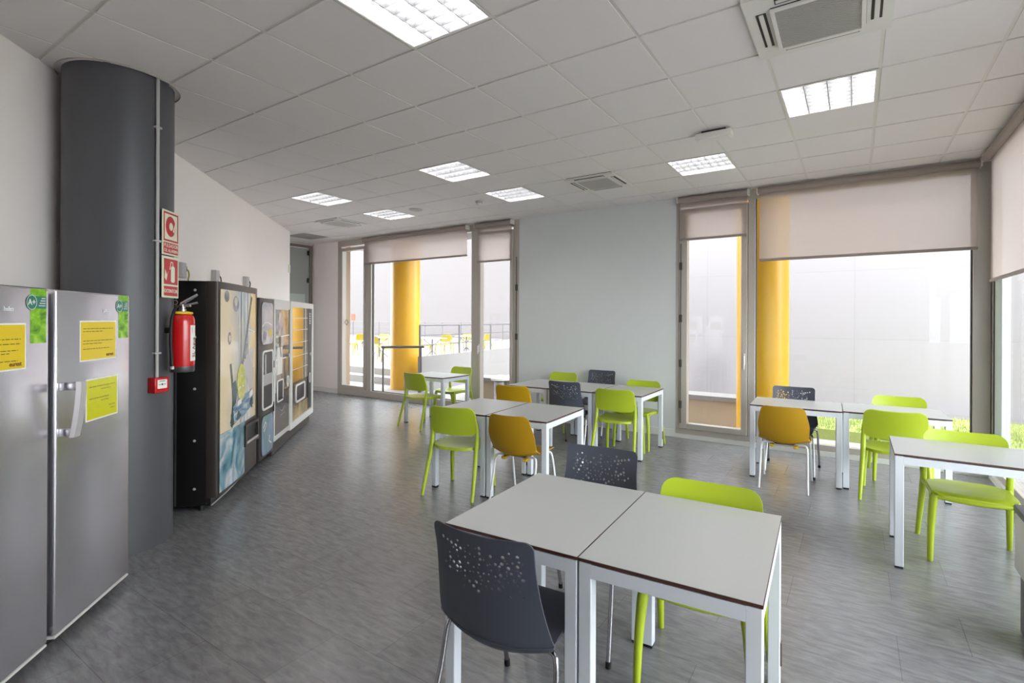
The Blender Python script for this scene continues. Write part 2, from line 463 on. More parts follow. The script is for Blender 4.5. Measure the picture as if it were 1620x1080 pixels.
# front wall: plain parts between the window groups
XA0, XA1 = -9.22, -4.58       # window_1
XB0, XB1 = -2.03, 1.16        # window_2
mb = MB().use('wall_cool')
mb.box((XA1, FY, 0), (XB0, FY+0.18, 3.5))
mb.use('wall')
mb.box((-10.12, FY, 0), (XA0, FY+0.18, 3.5))
struct(mb.build('wall_front', smooth=0), 'plain pale wall between the two window groups', 'wall')
mb = MB().use('base')
mb.box((XA1+0.005, FY-0.015, 0), (XB0-0.005, FY, 0.10)).box((-10.1, FY-0.015, 0), (XA0-0.005, FY, 0.10))
struct(mb.build('baseboard_front', smooth=0))
# far end wall with the door
mb = MB().use('wall')
mb.box((-10.3, 3.5, 0), (-10.12, 5.55, 3.5)).box((-10.3, 6.80, 0), (-10.12, FY+0.18, 3.5)).box((-10.3, 5.55, 3.19), (-10.12, 6.80, 3.5))
struct(mb.build('wall_end', smooth=0))
mb = MB().use('wall')
mb.box((-12.4, -3.5, 0), (1.3, -3.3, 3.5)); struct(mb.build('wall_back', smooth=0))
mb = MB().use('wall')
mb.box((RX, -3.3, 0), (RX+0.14, 0.4, 3.5)); mb.box((RX, 0.4, 3.2), (RX+0.14, FY+.18, 3.5)); struct(mb.build('wall_right', smooth=0))
mb = MB().use('wall').box((-12.4,3.4,0),(-10.12,3.56,3.5)); struct(mb.build('wall_corridor', smooth=0))

d = sgroup('door_1', 'grey glazed door at the far end past the machines', 'door')
mb = MB().use('doorframe'); mb.box((-10.14, 6.76, 0), (-10.09, 6.825, 3.19)).box((-10.14, 5.55, 0), (-10.09, 5.61, 3.19)).box((-10.14, 5.61, 3.13), (-10.09, 6.76, 3.19)); mb.build('door_frame', d, 0)
mb = MB().use('doorgrey'); mb.box((-10.15, 5.615, 0.01), (-10.115, 6.755, 3.125), 0.004, 1); leaf = mb.build('door_leaf', d)
mb = MB().use('alu_green'); mb.box((-10.113, 6.15, 1.3), (-10.108, 6.66, 2.12)); mb.build('lower_panel', leaf, 0)  # paler rectangle on the leaf, a reflection put into the colour
for z in (1.86, 2.42, 3.02):
    mb = MB().use('black'); mb.cyl((-10.085, 6.72, z-0.05), (-10.085, 6.72, z+0.05), 0.022, seg=12); mb.build('hinge', d)

# ------------------------------------------------------------------ windows
def frame_bar(mb, a, b): mb.box(a, b, 0.004, 1)
y0f, y1f = FY-0.005, FY+0.095
gl = (FY+0.045, FY+0.053)
w1 = sgroup('window_1', 'tall three-part window with a glazed door, yellow column outside', 'window')
mb = MB().use('alu')
mb.box((XA0, y0f, 0), (XA1, y1f+.02, 0.13), 0.004, 1)                      # plinth under the glass
mb.box((XA0, y0f, 3.10), (XA1, y1f, 3.215))
for a, b in ((XA0, -9.10), (-8.32, -8.17), (-5.58, -5.42), (-4.70, XA1)):
    mb.box((a, y0f, 0.13), (b, y1f, 3.10), 0.004, 1)
mb.build('window_frame', w1)
for a, b, lo in ((-9.10, -8.32, 0.13), (-5.42, -4.70, 0.13)):
    mb = MB().use('alu')
    mb.box((a+.004, y0f-.022, lo+.004), (a+.055, y1f-.02, 3.06), 0.004, 1).box((b-.055, y0f-.022, lo+.004), (b-.004, y1f-.02, 3.06), 0.004, 1)
    mb.box((a+.055, y0f-.022, lo+.004), (b-.055, y1f-.02, lo+.07), 0.004, 1).box((a+.055, y0f-.022, 3.0), (b-.055, y1f-.02, 3.06), 0.004, 1)
    sash = mb.build('sash', w1)
    mb = MB().use('glass'); mb.box((a+.05, gl[0], lo+.06), (b-.05, gl[1], 3.01)); mb.build('pane', sash, 0)
    mb = MB().use('silver'); hx = b-.03 if a < -8 else a+.03
    mb.box((hx-.012, y0f-.036, 1.02), (hx+.012, y0f-.02, 1.16), .004, 1).cyl((hx, y0f-.036, 1.12), (hx, y0f-.06, 1.12), .009, seg=10).box((hx-.01, y0f-.07, 0.99), (hx+.01, y0f-.055, 1.13), .004, 1)
    mb.build('handle', sash)
mb = MB().use('alu_dark'); mb.box((-8.172, gl[0]-.012, .128), (-5.578, gl[1]+.012, .142)).box((-8.172, gl[0]-.012, .13), (-8.158, gl[1]+.012, 3.1)).box((-5.592, gl[0]-.012, .13), (-5.578, gl[1]+.012, 3.1)); mb.build('gasket', w1, 0)
mb = MB().use('glass'); mb.box((-8.17, gl[0], 0.13), (-5.58, gl[1], 3.1)); mb.build('pane', w1, 0)
mb = MB().use('silver')
mb.box((-9.005,FY-.03,1.50),(-8.995,FY-.028,1.51))
mb.bm.clear()
mb.use('alu_dark')
ring_frame(mb, [(-8.99,1.44),(-8.92,1.51),(-8.99,1.58),(-9.06,1.51)], [(-8.99,1.462),(-8.942,1.51),(-8.99,1.558),(-9.038,1.51)], gl[0]-.0005, .0012)
mb.build('diamond_sticker', w1, 0)
# espagnolette rods on the narrow right-hand sash
for x in (-4.63,):
    mb = MB().use('alu_dark'); mb.tube([(x, y0f-.012, .3), (x, y0f-.012, 2.6)], .006, 8)
    for z in (.5, 1.3, 2.1): mb.box((x-.02, y0f-.02, z-.05), (x+.02, y0f, z+.05), .004, 1)
    mb.build('locking_rod', w1)

w2 = sgroup('window_2', 'window group by the right corner with a narrow sash and a wide pane', 'window')
mb = MB().use('alu')
mb.box((XB0, y0f, 0.055), (XB1, y1f+.02, 0.125), 0.004, 1)
mb.box((XB0, y0f, 3.10), (XB1, y1f, 3.215))
for a, b in ((XB0, -1.985), (-1.125, -1.04), (1.02, XB1)):
    mb.box((a, y0f, 0.125), (b, y1f, 3.10), 0.004, 1)
mb.build('window_frame', w2)
mb = MB().use('base'); mb.box((XB0, FY-.03, 0), (XB1+.01, FY+.1, 0.055)); mb.build('plinth', w2, 0)
a, b, lo = -1.985, -1.125, 0.125
mb = MB().use('alu')
mb.box((a+.004, y0f-.022, lo+.004), (a+.11, y1f-.02, 3.06), 0.004, 1).box((b-.075, y0f-.022, lo+.004), (b-.004, y1f-.02, 3.06), 0.004, 1)
mb.box((a+.11, y0f-.022, lo+.004), (b-.075, y1f-.02, lo+.075), 0.004, 1).box((a+.11, y0f-.022, 3.0), (b-.075, y1f-.02, 3.06), 0.004, 1)
sash = mb.build('sash', w2)
mb = MB().use('glass'); mb.box((a+.10, gl[0], lo+.065), (b-.065, gl[1], 3.01)); mb.build('pane', sash, 0)
mb = MB().use('silver'); hx = b-.035
mb.box((hx-.012, y0f-.036, 1.02), (hx+.012, y0f-.02, 1.16), .004, 1).cyl((hx, y0f-.036, 1.12), (hx, y0f-.06, 1.12), .009, seg=10).box((hx-.01, y0f-.07, 0.96), (hx+.01, y0f-.055, 1.13), .004, 1)
mb.build('handle', sash)
mb = MB().use('alu_dark'); mb.tube([(-1.955, y0f-.03, .2), (-1.955, y0f-.03, 2.6)], .005, 8)
for z in (.45, 1.0, 1.6, 2.3): mb.box((-1.975, y0f-.04, z-.05), (-1.94, y0f-.02, z+.05), .004, 1)
mb.build('locking_rod', w2)
mb = MB().use('glass'); mb.box((-1.04, gl[0], 0.125), (1.02, gl[1], 3.1)); mb.build('pane', w2, 0)
mb = MB().use('alu_dark'); mb.box((-1.042, gl[0]-.02, .125), (-1.03, gl[1]+.01, 3.1)).box((1.008, gl[0]-.02, .125), (1.022, gl[1]+.01, 3.1)); mb.build('gasket', w2, 0)

w3 = sgroup('window_3', 'glazed right wall under a long blind', 'window')
mb = MB().use('alu')
mb.box((RX-.005, 0.4, 0.055), (RX+.10, FY+.1, 0.125), .004, 1).box((RX, 0.4, 3.10), (RX+.10, FY+.1, 3.2))
for a, b in ((0.4, .5), (3.3, 3.38)): mb.box((RX-.005, a, 0.125), (RX+.10, b, 3.1), .004, 1)
mb.box((RX-.005, 6.74, .125), (RX+.10, FY+.1, 3.1), .004, 1)
mb.build('window_frame', w3)
mb = MB().use('base'); mb.box((RX-.03, 0.4, 0), (RX+.1, FY+.1, 0.055)); mb.build('plinth', w3, 0)
mb = MB().use('alu_green'); mb.box((RX-.003, 6.44, .125), (RX+.06, 6.715, 3.1), .004, 1); mb.build('stile', w3)  # greenish reflection in the glass, painted as a solid strip
mb = MB().use('alu_dark'); mb.box((RX-.01, 6.715, .125), (RX+.07, 6.74, 3.1)); mb.build('gasket', w3, 0)
for a, b in ((.5, 3.3), (3.38, 6.44)):  # unseen near stretch glazed as well, added to let in daylight
    mb = MB().use('glass'); mb.box((RX+.03, a, .125), (RX+.038, b, 3.1)); mb.build('pane', w3, 0)

# ------------------------------------------------------------------ roller blinds
def blind(label, length, drop, loc, rotz, cat='blind', tubevis=True):
    t = thing('roller_blind', label, cat, loc, rotz, 'roller blinds on the windows')
    mb = MB().use('blindbar' if tubevis else 'blind')
    mb.cyl((0, 0, 0), (length, 0, 0), .038, seg=20); mb.build('roller', t)
    mb = MB().use('blind'); mb.box((.012, .034, -drop), (length-.012, .0352, .0)); mb.build('fabric', t, 0)
    mb = MB().use('blindbar'); mb.box((.01, .024, -drop-.028), (length-.01, .044, -drop+.004), .006, 2); mb.build('bottom_bar', t)
    for x in (-.008, length+.008):
        mb = MB().use('offwhite'); mb.box((x-.008, -.03, -.035), (x+.008, .075, .04), .003, 1); mb.build('bracket', t)
    return t
BZ = 3.165
by = FY-.085
blind('wide beige roller blind in front of the yellow column at the window beside the door', 2.70, BZ-2.70, (-8.33, by, BZ), 0)
blind('narrow beige roller blind at the end of the window next to the plain wall', .74, BZ-2.57, (-5.43, by, BZ), 0)
blind('narrow beige roller blind over the tall sash with a handle', .86, BZ-2.66, (-1.98, by, BZ), 0)
blind('wide beige roller blind over the big pane in the corner', 2.06, BZ-2.33, (-1.0, by, BZ), 0)
blind('long beige roller blind hanging lower along the right-hand glazed wall', 3.2, BZ-1.98, (RX-.10, 6.55, BZ-.0), radians(-90), tubevis=True)

# ------------------------------------------------------------------ round column
CC = Vector((-4.33, 1.43)); CR = .31
mb = MB().use('column'); mb.lathe([(CR,0),(CR,3.5)], CC, 72)
mb.use('alu'); mb.lathe([(CR+.035,CEIL-.012),(CR+.035,CEIL+.01),(CR-.01,CEIL+.01),(CR-.01,CEIL-.012)], CC, 72, caps=False)
struct(mb.build('column', smooth=40), 'dark grey round column standing beside the fridges', 'column')
def col_frame(alpha):      # angle round the column, 0 = towards the middle of the room
    a = radians(-18.3 + alpha); return Vector((CC.x + CR*cos(a), CC.y + CR*sin(a), 0)), a + pi/2
p, rz = col_frame(38)
t = thing('conduit_pipe', 'thin grey conduit running down the dark column to the red call point', 'pipe', p, rz)
mb = MB().use('socket'); mb.cyl((0, -.012, 1.165), (0, -.012, CEIL), .011, seg=12); mb.build('pipe', t)
for z in (1.33, 2.1, 2.88):
    mb = MB().use('socket'); mb.box((-.024, -.026, z-.007), (.024, 0.004, z+.007), .003, 1); mb.build('clip', t)
t = thing('alarm_call_point', 'red fire alarm call point box low on the dark column', 'alarm button', (p.x, p.y, 1.06), rz)
mb = MB().use('red'); mb.box((-.052, -.058, 0), (.052, .012, .105), .006, 2); mb.build('housing', t)
mb = MB().use('paper_w'); mb.plate(rrect(-.034, .03, .036, .09, .004), -.0585, .001); lb = mb.build('label_plate', t, 0)
mb = MB().use('ink'); mb.plate(ellipse(0,.058,.007,.007), -.0597, .0006)
mb.strip([(-.026,.058),(-.011,.058)], .004, -.0597).strip([(.011,.058),(.026,.058)], .004, -.0597).strip([(-.022,.08),(.02,.08)], .004, -.0597); mb.build('symbol', lb, 0)
mb = MB().use('sign_red'); mb.box((-.04, -.062, .006), (.042, -.055, .02), .002, 1); mb.build('flap', t)

p, rz = col_frame(60)
t = thing('alarm_sign', 'red and cream fire alarm push button sign, upper of the two on the column', 'sign', (p.x, p.y, 2.015), rz)
mb = MB().use('sign_cream'); mb.box((-.105, -.014, 0), (.105, -.006, .315), .002, 1); pl = mb.build('plate', t)
mb = MB().use('sign_red')
ring_frame(mb, [(-.094,.098),(.094,.098),(.094,.302),(-.094,.302)], [(-.082,.110),(.082,.110),(.082,.290),(-.082,.290)], -.0142, .0008)
mb.plate(ellipse(-.005,.205,.062,.072,32), -.0142, .0008)
mb.plate([(-.094,.012),(.094,.012),(.094,.088),(-.094,.088)], -.0142, .0008); mb.build('pictogram', pl, 0)
mb = MB().use('sign_cream'); mb.plate(ellipse(0,.205,.024,.028), -.0151, .0006); mb.strip([(.03,.17),(.06,.235)], .016, -.0151).strip([(.045,.16),(.075,.215)], .012, -.0151); mb.build('finger', pl, 0)
text_obj('lettering', 'PULSADOR', .036, 'sign_cream', pl, (0, -.0153, .067))
text_obj('lettering', 'DE ALARMA', .033, 'sign_cream', pl, (0, -.0153, .032))
t = thing('extinguisher_sign', 'red and cream fire extinguisher sign, lower of the two on the column', 'sign', (p.x, p.y, 1.715), rz)
mb = MB().use('sign_cream'); mb.box((-.105, -.014, 0), (.105, -.006, .292), .002, 1); pl = mb.build('plate', t)
mb = MB().use('sign_red'); mb.plate([(-.088,.095),(.09,.095),(.09,.275),(-.088,.275)], -.0142, .0008).plate([(-.088,.014),(.09,.014),(.09,.082),(-.088,.082)], -.0142, .0008); mb.build('pictogram', pl, 0)
mb = MB().use('sign_cream'); mb.plate(rrect(.0,.11,.05,.225,.015), -.0151, .0006).strip([(.025,.225),(.025,.25),(.0,.255),(-.015,.2)], .008, -.0151).plate([(-.06,.12),(-.035,.19),(-.05,.16),(-.075,.2),(-.082,.14)], -.0151, .0006); mb.build('symbol', pl, 0)
text_obj('lettering', 'EXTINTOR', .036, 'sign_cream', pl, (0, -.0153, .047))

# fire extinguisher hung on the column
ex = Vector((-4.023, 1.694))
t = thing('fire_extinguisher', 'red fire extinguisher with black hose hung on the dark column below the two signs', 'fire extinguisher', (ex.x, ex.y, 1.19), radians(55))
t.scale = (.92, .92, .92)
R = .082
mb = MB().use('red'); mb.lathe([(R*.98,.045),(R,.06),(R,.385),(R*.97,.41),(R*.86,.435),(R*.6,.45)], seg=40); mb.build('cylinder', t)
mb = MB().use('steel_dark'); mb.lathe([(R*.93,0),(R*.98,.006),(R*.98,.048),(R*.9,.05)], seg=40); mb.build('base_ring', t)
mb = MB().use('yellow_ring'); mb.lathe([(R*.62,.44),(R*.85,.448),(R*.82,.462),(R*.5,.468)], seg=32); mb.build('collar', t)
mb = MB().use('chrome'); mb.lathe([(.026,.46),(.026,.485),(.018,.49),(.018,.52)], seg=16).box((-.02,-.016,.50),(.055,.016,.525),.004,1); mb.build('valve', t)
mb = MB().use('chrome'); mb.tube([(-.01,0,.525),(.03,0,.55),(.10,.0,.60)], [.012,.013,.009], 8).tube([(0,0,.515),(.05,0,.52),(.10,0,.535)], .009, 8); mb.build('lever', t)
mb = MB().use('chrome'); mb.tube([(-.045+.016*cos(a), -.01, .535+.016*sin(a)) for a in (2*pi*k/14 for k in range(14))], .0025, 6, closed=True); mb.build('pin', t)
mb = MB().use('black'); mb.tube([(-.015,-.02,.505),(-.035,-.05,.49),(-.052,-.082,.40),(-.057,-.088,.25),(-.05,-.088,.10),(-.046,-.086,.03)], .0105, 10, smooth=6); h = mb.build('hose', t)
mb = MB().use('silver'); mb.cyl((-.046,-.087,.05),(-.046,-.087,.028),.013,seg=10); mb.build('nozzle_ring', h)
mb = MB().use('paper_w')
arc = [radians(a) for a in range(-40, 9, 8)]
for a, b in zip(arc, arc[1:]):
    mb.prism([(a,.085),(b,.085),(b,.36),(a,.36)], lambda q,z: ((R+.0004)*cos(q),(R+.0004)*sin(q),z), lambda q,z: ((R+.0012)*cos(q),(R+.0012)*sin(q),z))
lbp = mb.build('label_band', t, 0)
mb = MB().use('sign_red')
for (qa,qb,za,zb) in ((-30,-4,.30,.345),):
    mb.prism([(radians(qa),za),(radians(qb),za),(radians(qb),zb),(radians(qa),zb)], lambda q,z: ((R+.001)*cos(q),(R+.001)*sin(q),z), lambda q,z: ((R+.0018)*cos(q),(R+.0018)*sin(q),z))
mb.build('label_print', lbp, 0)
aa = radians(-16)
o = text_obj('lettering', 'SL Agua', .048, 'ink_red', lbp, ((R+.002)*cos(aa), (R+.002)*sin(aa), .19))
o.rotation_euler = (Matrix.Rotation(aa+pi/2, 3, 'Z') @ Matrix.Rotation(pi/2, 3, 'X') @ Matrix.Rotation(pi/2, 3, 'Z')).to_euler()
mb = MB().use('black'); mb.box((-.108,-.03,.3),(-.06,.03,.34),.004,1); mb.build('mount_bracket', t)

# ------------------------------------------------------------------ fridges
def notice(parent, x0, z0, x1, z1, key, y, lines, logo=True, border='paper_w', tilt=0.0):
    w, h = x1-x0, z1-z0
    mb = MB().use(border); mb.plate([(x0,z0),(x1,z0),(x1,z1),(x0,z1)], y, .0006)
    mb.use(key); q = .007; mb.plate([(x0+q,z0+q),(x1-q,z0+q),(x1-q,z1-q),(x0+q,z1-q)], y-.0006, .0005)
    mb.use('ink')
    for (fx0, fx1, fz) in lines: 
        xs = x0 + w*fx0; xe = x0 + w*fx1; k = xs
        while k < xe:                                     # broken strokes like words
            e = min(xe, k + random.uniform(.012, .034)); mb.strip([(k, z0+h*fz), (e, z0+h*fz)], .0032, y-.0011, .0004); k = e + .006
    n = mb.build('notice', parent, 0); n['label'] = 'yellow notice sheet with lines of small print'
    if logo: text_obj('lettering', 'eurest', .026, 'ink_red', n, (x1-.06, y-.0013, z0+.026), bold=True)
    return n

def make_fridge(label, s0, full):
    W, D, H = .625, .64, 1.705
    t = thing('fridge', label, 'fridge', Wp(s0, .715), WROT, 'steel fridges by the column')
    mb = MB().use('fridge_side'); mb.box((.006, .055, .035), (W-.006, D, H-.004), .008, 2); mb.build('body', t)
    mb = MB().use('steel'); mb.box((0, 0, .062), (W, .048, H), .012, 3); d = mb.build('door', t)
    mb = MB().use('offwhite'); mb.box((.004, .002, .048), (W-.004, .05, .06), .002, 1); mb.build('door_trim', t)
    mb = MB().use('black'); mb.box((.02, .06, 0), (W-.02, .12, .05)); mb.build('plinth', t, 0)
    mb = MB().use('black'); mb.box((.006, .048, .064), (W-.006, .056, H-.006)); mb.build('door_seal', t, 0)
    # handle on the left of the door: two arms and an upright grip
    mb = MB().use('silver')
    gz = [(0.995,-.050),(1.06,-.062),(1.14,-.072),(1.22,-.078),(1.262,-.078)]
    mb.prism([(y-.011,z) for z,y in gz]+[(y+.011,z) for z,y in reversed(gz)], lambda y,z: (.024,y,z), lambda y,z: (.066,y,z)); hd = mb.build('handle', t, 30)
    for z, y in ((1.24,-.075), (1.018,-.05)):
        mb = MB().use('steel'); mb.box((.026,y,z-.019),(.06,.004,z+.019),.006,2); mb.build('handle_arm', hd)
    # apple picture sticker with the energy badge
    y = -.0002
    mb = MB().use('apple'); mb.plate([(W-.118,1.455),(W-.022,1.455),(W-.022,1.698),(W-.118,1.698)], y, .0006); st = mb.build('energy_sticker', d, 0); st['label'] = 'green apple picture sticker'
    mb = MB().use('teal'); mb.plate([(W-.118,1.61),(W-.022,1.61),(W-.022,1.665),(W-.118,1.665)], y-.0007, .0005).plate(ellipse(W-.112,1.637,.032,.034,28), y-.0012, .0005); mb.build('badge', st, 0)
    mb = MB().use('silver_print'); ring_frame(mb, ellipse(W-.112,1.637,.031,.033,28), ellipse(W-.112,1.637,.0285,.0305,28), y-.0017, .0003)
    for k in range(4): mb.strip([(W-.07+.006*(3-k), 1.656-.011*k), (W-.028, 1.656-.011*k)], .004, y-.0013, .0003)
    mb.build('badge_print', st, 0)
    text_obj('lettering', 'A+', .036, 'silver_print', st, (W-.112, y-.002, 1.637), bold=True)
    if full:
        notice(d, .17, 1.345, .482, 1.555, 'paper_y', y, [(.08,.9,.80),(.08,.62,.73),(.08,.9,.5),(.08,.6,.43),(.08,.8,.3)])
        notice(d, .218, 1.03, .50, 1.25, 'paper_yg', y, [(.1,.9,.80),(.45,.75,.72),(.1,.7,.52),(.45,.7,.44),(.7,.9,.28),(.75,.9,.2)], logo=False)
        text_obj('lettering', 'beko', .026, 'silver_print', d, (.385, -.0014, 1.605), bold=True)
    else:
        notice(d, .17, 1.345, .482, 1.545, 'paper_y', y, [(.08,.9,.66),(.08,.9,.56),(.08,.85,.42),(.08,.7,.36),(.35,.85,.2)])
        text_obj('lettering', 'beko', .026, 'silver_print', d, (.385, -.0014, 1.605), bold=True)
    return t
make_fridge('steel fridge cut off by the left edge of the picture', 2.135, False)
make_fridge('steel fridge standing next to the dark column with two yellow notices on it', 2.805, True)

# ------------------------------------------------------------------ vending machines
def machine(name, label, s0, W, H, D=.70, n=.79, cab='blackgloss', cat='vending machine', turn=0.0):
    t = thing(name, label, cat, Wp(s0, n), WROT - radians(turn))
    mb = MB().use(cab); mb.box((0, .085, .05), (W, D, H), .006, 2); mb.build('cabinet', t)
    for x in (.06, W-.06):
        for y in (.14, D-.06):
            mb = MB().use('black'); mb.cyl((x, y, 0), (x, y, .055), .022, seg=12); mb.build('foot', t)
    return t
# drinks machine
W, H = 1.09, 1.875
t = machine('drinks_machine', 'black drinks vending machine with a lemon and glass picture on its front', 4.565, W, H)
mb = MB().use('bronze')
prof = [(0,.085),(0,.03),(.012,.006),(.05,0)] + [(x, -.012*(1-((x-.5)/.45)**2)) for x in (.2,.35,.5,.65,.8)] + [(.95,0.0),(1.03,.006),(1.07,.022),(1.09,.05),(1.09,.085)]
mb.prism(prof, lambda x,y: (x,y,.11), lambda x,y: (x,y,H)); dr = mb.build('door', t)
mb = MB().use('black'); mb.box((.03,.06,.04),(W-.2,.10,.11)).box((.0,.05,.075),(.02,.09,.11)); mb.build('kickplate', t, 0)
mb = MB().use('silver'); mb.tube([(.005,.045,.05),(.35,.045,.05),(.62,.05,.06)], .006, 6); mb.build('kick_trim', t)
def bulge(x): return -.012*(1-((x-.5)/.45)**2) if .05 < x < .95 else 0.0
def curved_plate(mb, x0, z0, x1, z1, off, th, n=10):
    for k in range(n):
        a = x0+(x1-x0)*k/n; b = x0+(x1-x0)*(k+1)/n
        mb.prism([(a,z0),(b,z0),(b,z1),(a,z1)], lambda x,z: (x, bulge(x)-off, z), lambda x,z: (x, bulge(x)-off-th, z))
    bmesh.ops.remove_doubles(mb.bm, verts=mb.bm.verts, dist=1e-5); return mb
mb = MB().use('poster'); curved_plate(mb, .04, .615, .95, 1.815, .001, .004); po = mb.build('poster', dr)
def pplate(mb, pts, lay):
    off = .0055 + .0006*lay
    return mb.prism(pts, lambda x,z: (x, bulge(x)-off, z), lambda x,z: (x, bulge(x)-off-.0005, z))
def pstrip(mb, pts, w, lay):
    for a, b in zip(pts, pts[1:]):
        dx, dz = b[0]-a[0], b[1]-a[1]; L = sqrt(dx*dx+dz*dz); nx, nz = -dz/L*w/2, dx/L*w/2
        pplate(mb, [(a[0]-nx,a[1]-nz),(b[0]-nx,b[1]-nz),(b[0]+nx,b[1]+nz),(a[0]+nx,a[1]+nz)], lay)
# picture elements of the poster, flat print
mb = MB().use('cup_print'); pplate(mb, ellipse(.36,1.70,.07,.07), 0); pplate(mb, ellipse(.16,1.76,.05,.05), 0); pplate(mb, ellipse(.22,1.40,.035,.055), 0)
mb.use('poster'); pplate(mb, ellipse(.36,1.72,.035,.04), 1); pplate(mb, ellipse(.22,1.40,.018,.03), 1); mb.build('blurred_drops', po, 0)
mb = MB().use('silver'); pplate(mb, [(.30,.63),(.86,.72),(.86,1.30),(.62,1.22),(.46,1.05),(.34,.9)], 1); mb.build('glass_body', po, 0)
mb = MB().use('deep_teal')
pstrip(mb, [(.24,1.18),(.27,1.06),(.29,.95),(.30,.82),(.27,.70),(.25,.66),(.29,.63)], .034, 2)
mb.bm.faces.ensure_lookup_table(); mb.build('glass_outline', po, 0)
for lf in ([(.27,1.0),(.36,1.03),(.40,.92),(.36,.82),(.29,.80)], [(.25,.74),(.40,.77),(.50,.69),(.36,.65),(.27,.63)], [(.83,.70),(.74,.76),(.80,.82),(.85,.80)]):
    mb = MB().use('deep_teal'); pplate(mb, lf, 2); mb.build('mint_leaf', po, 0)
mb = MB().use('blue_splash'); pplate(mb, [(.30,.80),(.50,.86),(.86,.90),(.87,.74),(.60,.68),(.32,.65)], 3); mb.build('water_splash', po, 0)
mb = MB().use('lemon'); pplate(mb, ellipse(.50,.99,.11,.17,28,.08), 4); mb.build('lemon_slice', po, 0)
mb = MB().use('straw'); pstrip(mb, [(.80,1.78),(.66,1.46),(.54,1.18),(.50,1.12)], .04, 3); pstrip(mb, [(.76,1.70),(.70,1.56)], .03, 3); pstrip(mb, [(.64,1.34),(.59,1.2)], .04, 3); mb.build('straws', po, 0)
mb = MB().use('paper_w'); pstrip(mb, [(.70,1.47),(.90,1.44)], .009, 4); pstrip(mb, [(.72,1.25),(.86,1.1)], .012, 4)
for q in ((.46,.95),(.54,.95),(.51,1.05)): pplate(mb, ellipse(q[0],q[1],.016,.01), 5)
pplate(mb, [(.40,.83),(.50,.85),(.50,.80),(.41,.79)], 5); pplate(mb, [(.72,.86),(.84,.90),(.84,.83),(.74,.81)], 5); mb.build('highlights', po, 0)
mb = MB().use('teal_splash'); curved_plate(mb, .035, .135, .60, .612, .001, .004, 6); mb.build('lower_picture', dr)
mb = MB().use('bronze'); ring_frame(mb, [(.585,.375),(.98,.375),(.98,.575),(.585,.575)], [(.625,.415),(.95,.415),(.95,.55),(.625,.55)], -.004, .028); fr = mb.build('delivery_frame', dr, 0)
mb = MB().use('black'); mb.plate([(.62,.41),(.955,.41),(.955,.555),(.62,.555)], -.0125, .001); mb.build('delivery_opening', fr, 0)
mb = MB().use('silver'); mb.box((.615,-.036,.395),(.955,-.018,.416),.003,1); mb.build('delivery_lip', fr)
for z in (.19, .58, 1.0, 1.42, 1.80):
    mb = MB().use('silver'); mb.lathe([(.001,0),(.011,0),(.009,.006),(.001,.008)], seg=12); o = mb.build('screw', t)
    o.rotation_euler = (0, -pi/2, 0); o.location = (0, .17, z)
mb = MB().use('steel_dark'); mb.box((-.004,.30,.06),(.001,.312,H-.01)); mb.build('side_seam', t, 0)

# hot drinks machine with bronze door
W, H = .535, 1.79
t = machine('hot_drinks_machine', 'narrow bronze hot drinks machine with a rounded screen, next to the drinks machine', 5.665, W, H, cab='bronze')
mb = MB().use('bronze'); mb.box((0,0,.09),(W,.085,H),.012,3); dr = mb.build('door', t)
mb = MB().use('black'); mb.plate(rrect(.05,1.29,.49,1.755,.07), -.0002, .003)
mb.use('lilac'); mb.plate(rrect(.06,1.30,.475,1.745,.065), -.0032, .002); s_ = mb.build('screen_panel', dr, 0)
mb = MB().use('cup_print'); mb.plate([(.07,1.31),(.17,1.31),(.24,1.42),(.12,1.45)], -.0053, .0005); mb.use('yellow_ring'); mb.plate(ellipse(.36,1.42,.06,.045), -.0053, .0005)
mb.use('paper_w'); mb.strip([(.08,1.49),(.16,1.53),(.28,1.53),(.42,1.50)], .012, -.0053); mb.build('screen_picture', s_, 0)
mb = MB().use('paper_w'); ring_frame(mb, rrect(.09,.60,.475,1.235,.05), rrect(.11,.62,.455,1.215,.04), -.0002, .010); f_ = mb.build('dispensing_frame', dr, 0)
mb = MB().use('black'); mb.plate(rrect(.108,.618,.457,1.217,.04), -.0002, .0015); mb.build('dispensing_opening', f_, 0)
mb = MB().use('socket'); mb.box((.12,-.012,.86),(.42,-.002,.98),.003,1).box((.16,-.012,.98),(.20,-.003,1.19),.003,1); mb.build('cup_station', f_)
mb = MB().use('black'); mb.plate(rrect(.06,.115,.50,.545,.07), -.0002, .003); mb.use('bluepanel'); mb.plate(rrect(.07,.125,.485,.535,.065), -.0032, .002); lp = mb.build('lower_panel', dr, 0)
mb = MB().use('paper_w'); mb.strip([(.12,.42),(.2,.47),(.24,.44),(.14,.38)], .01, -.0053).strip([(.36,.3),(.33,.24),(.42,.2)], .012, -.0053); mb.build('panel_picture', lp, 0)
mb = MB().use('black'); mb.box((W-.03,-.008,.53),(W-.004,.004,.64),.004,1).box((W-.03,-.008,1.02),(W-.004,.004,1.10),.004,1); mb.build('lock_catch', dr)

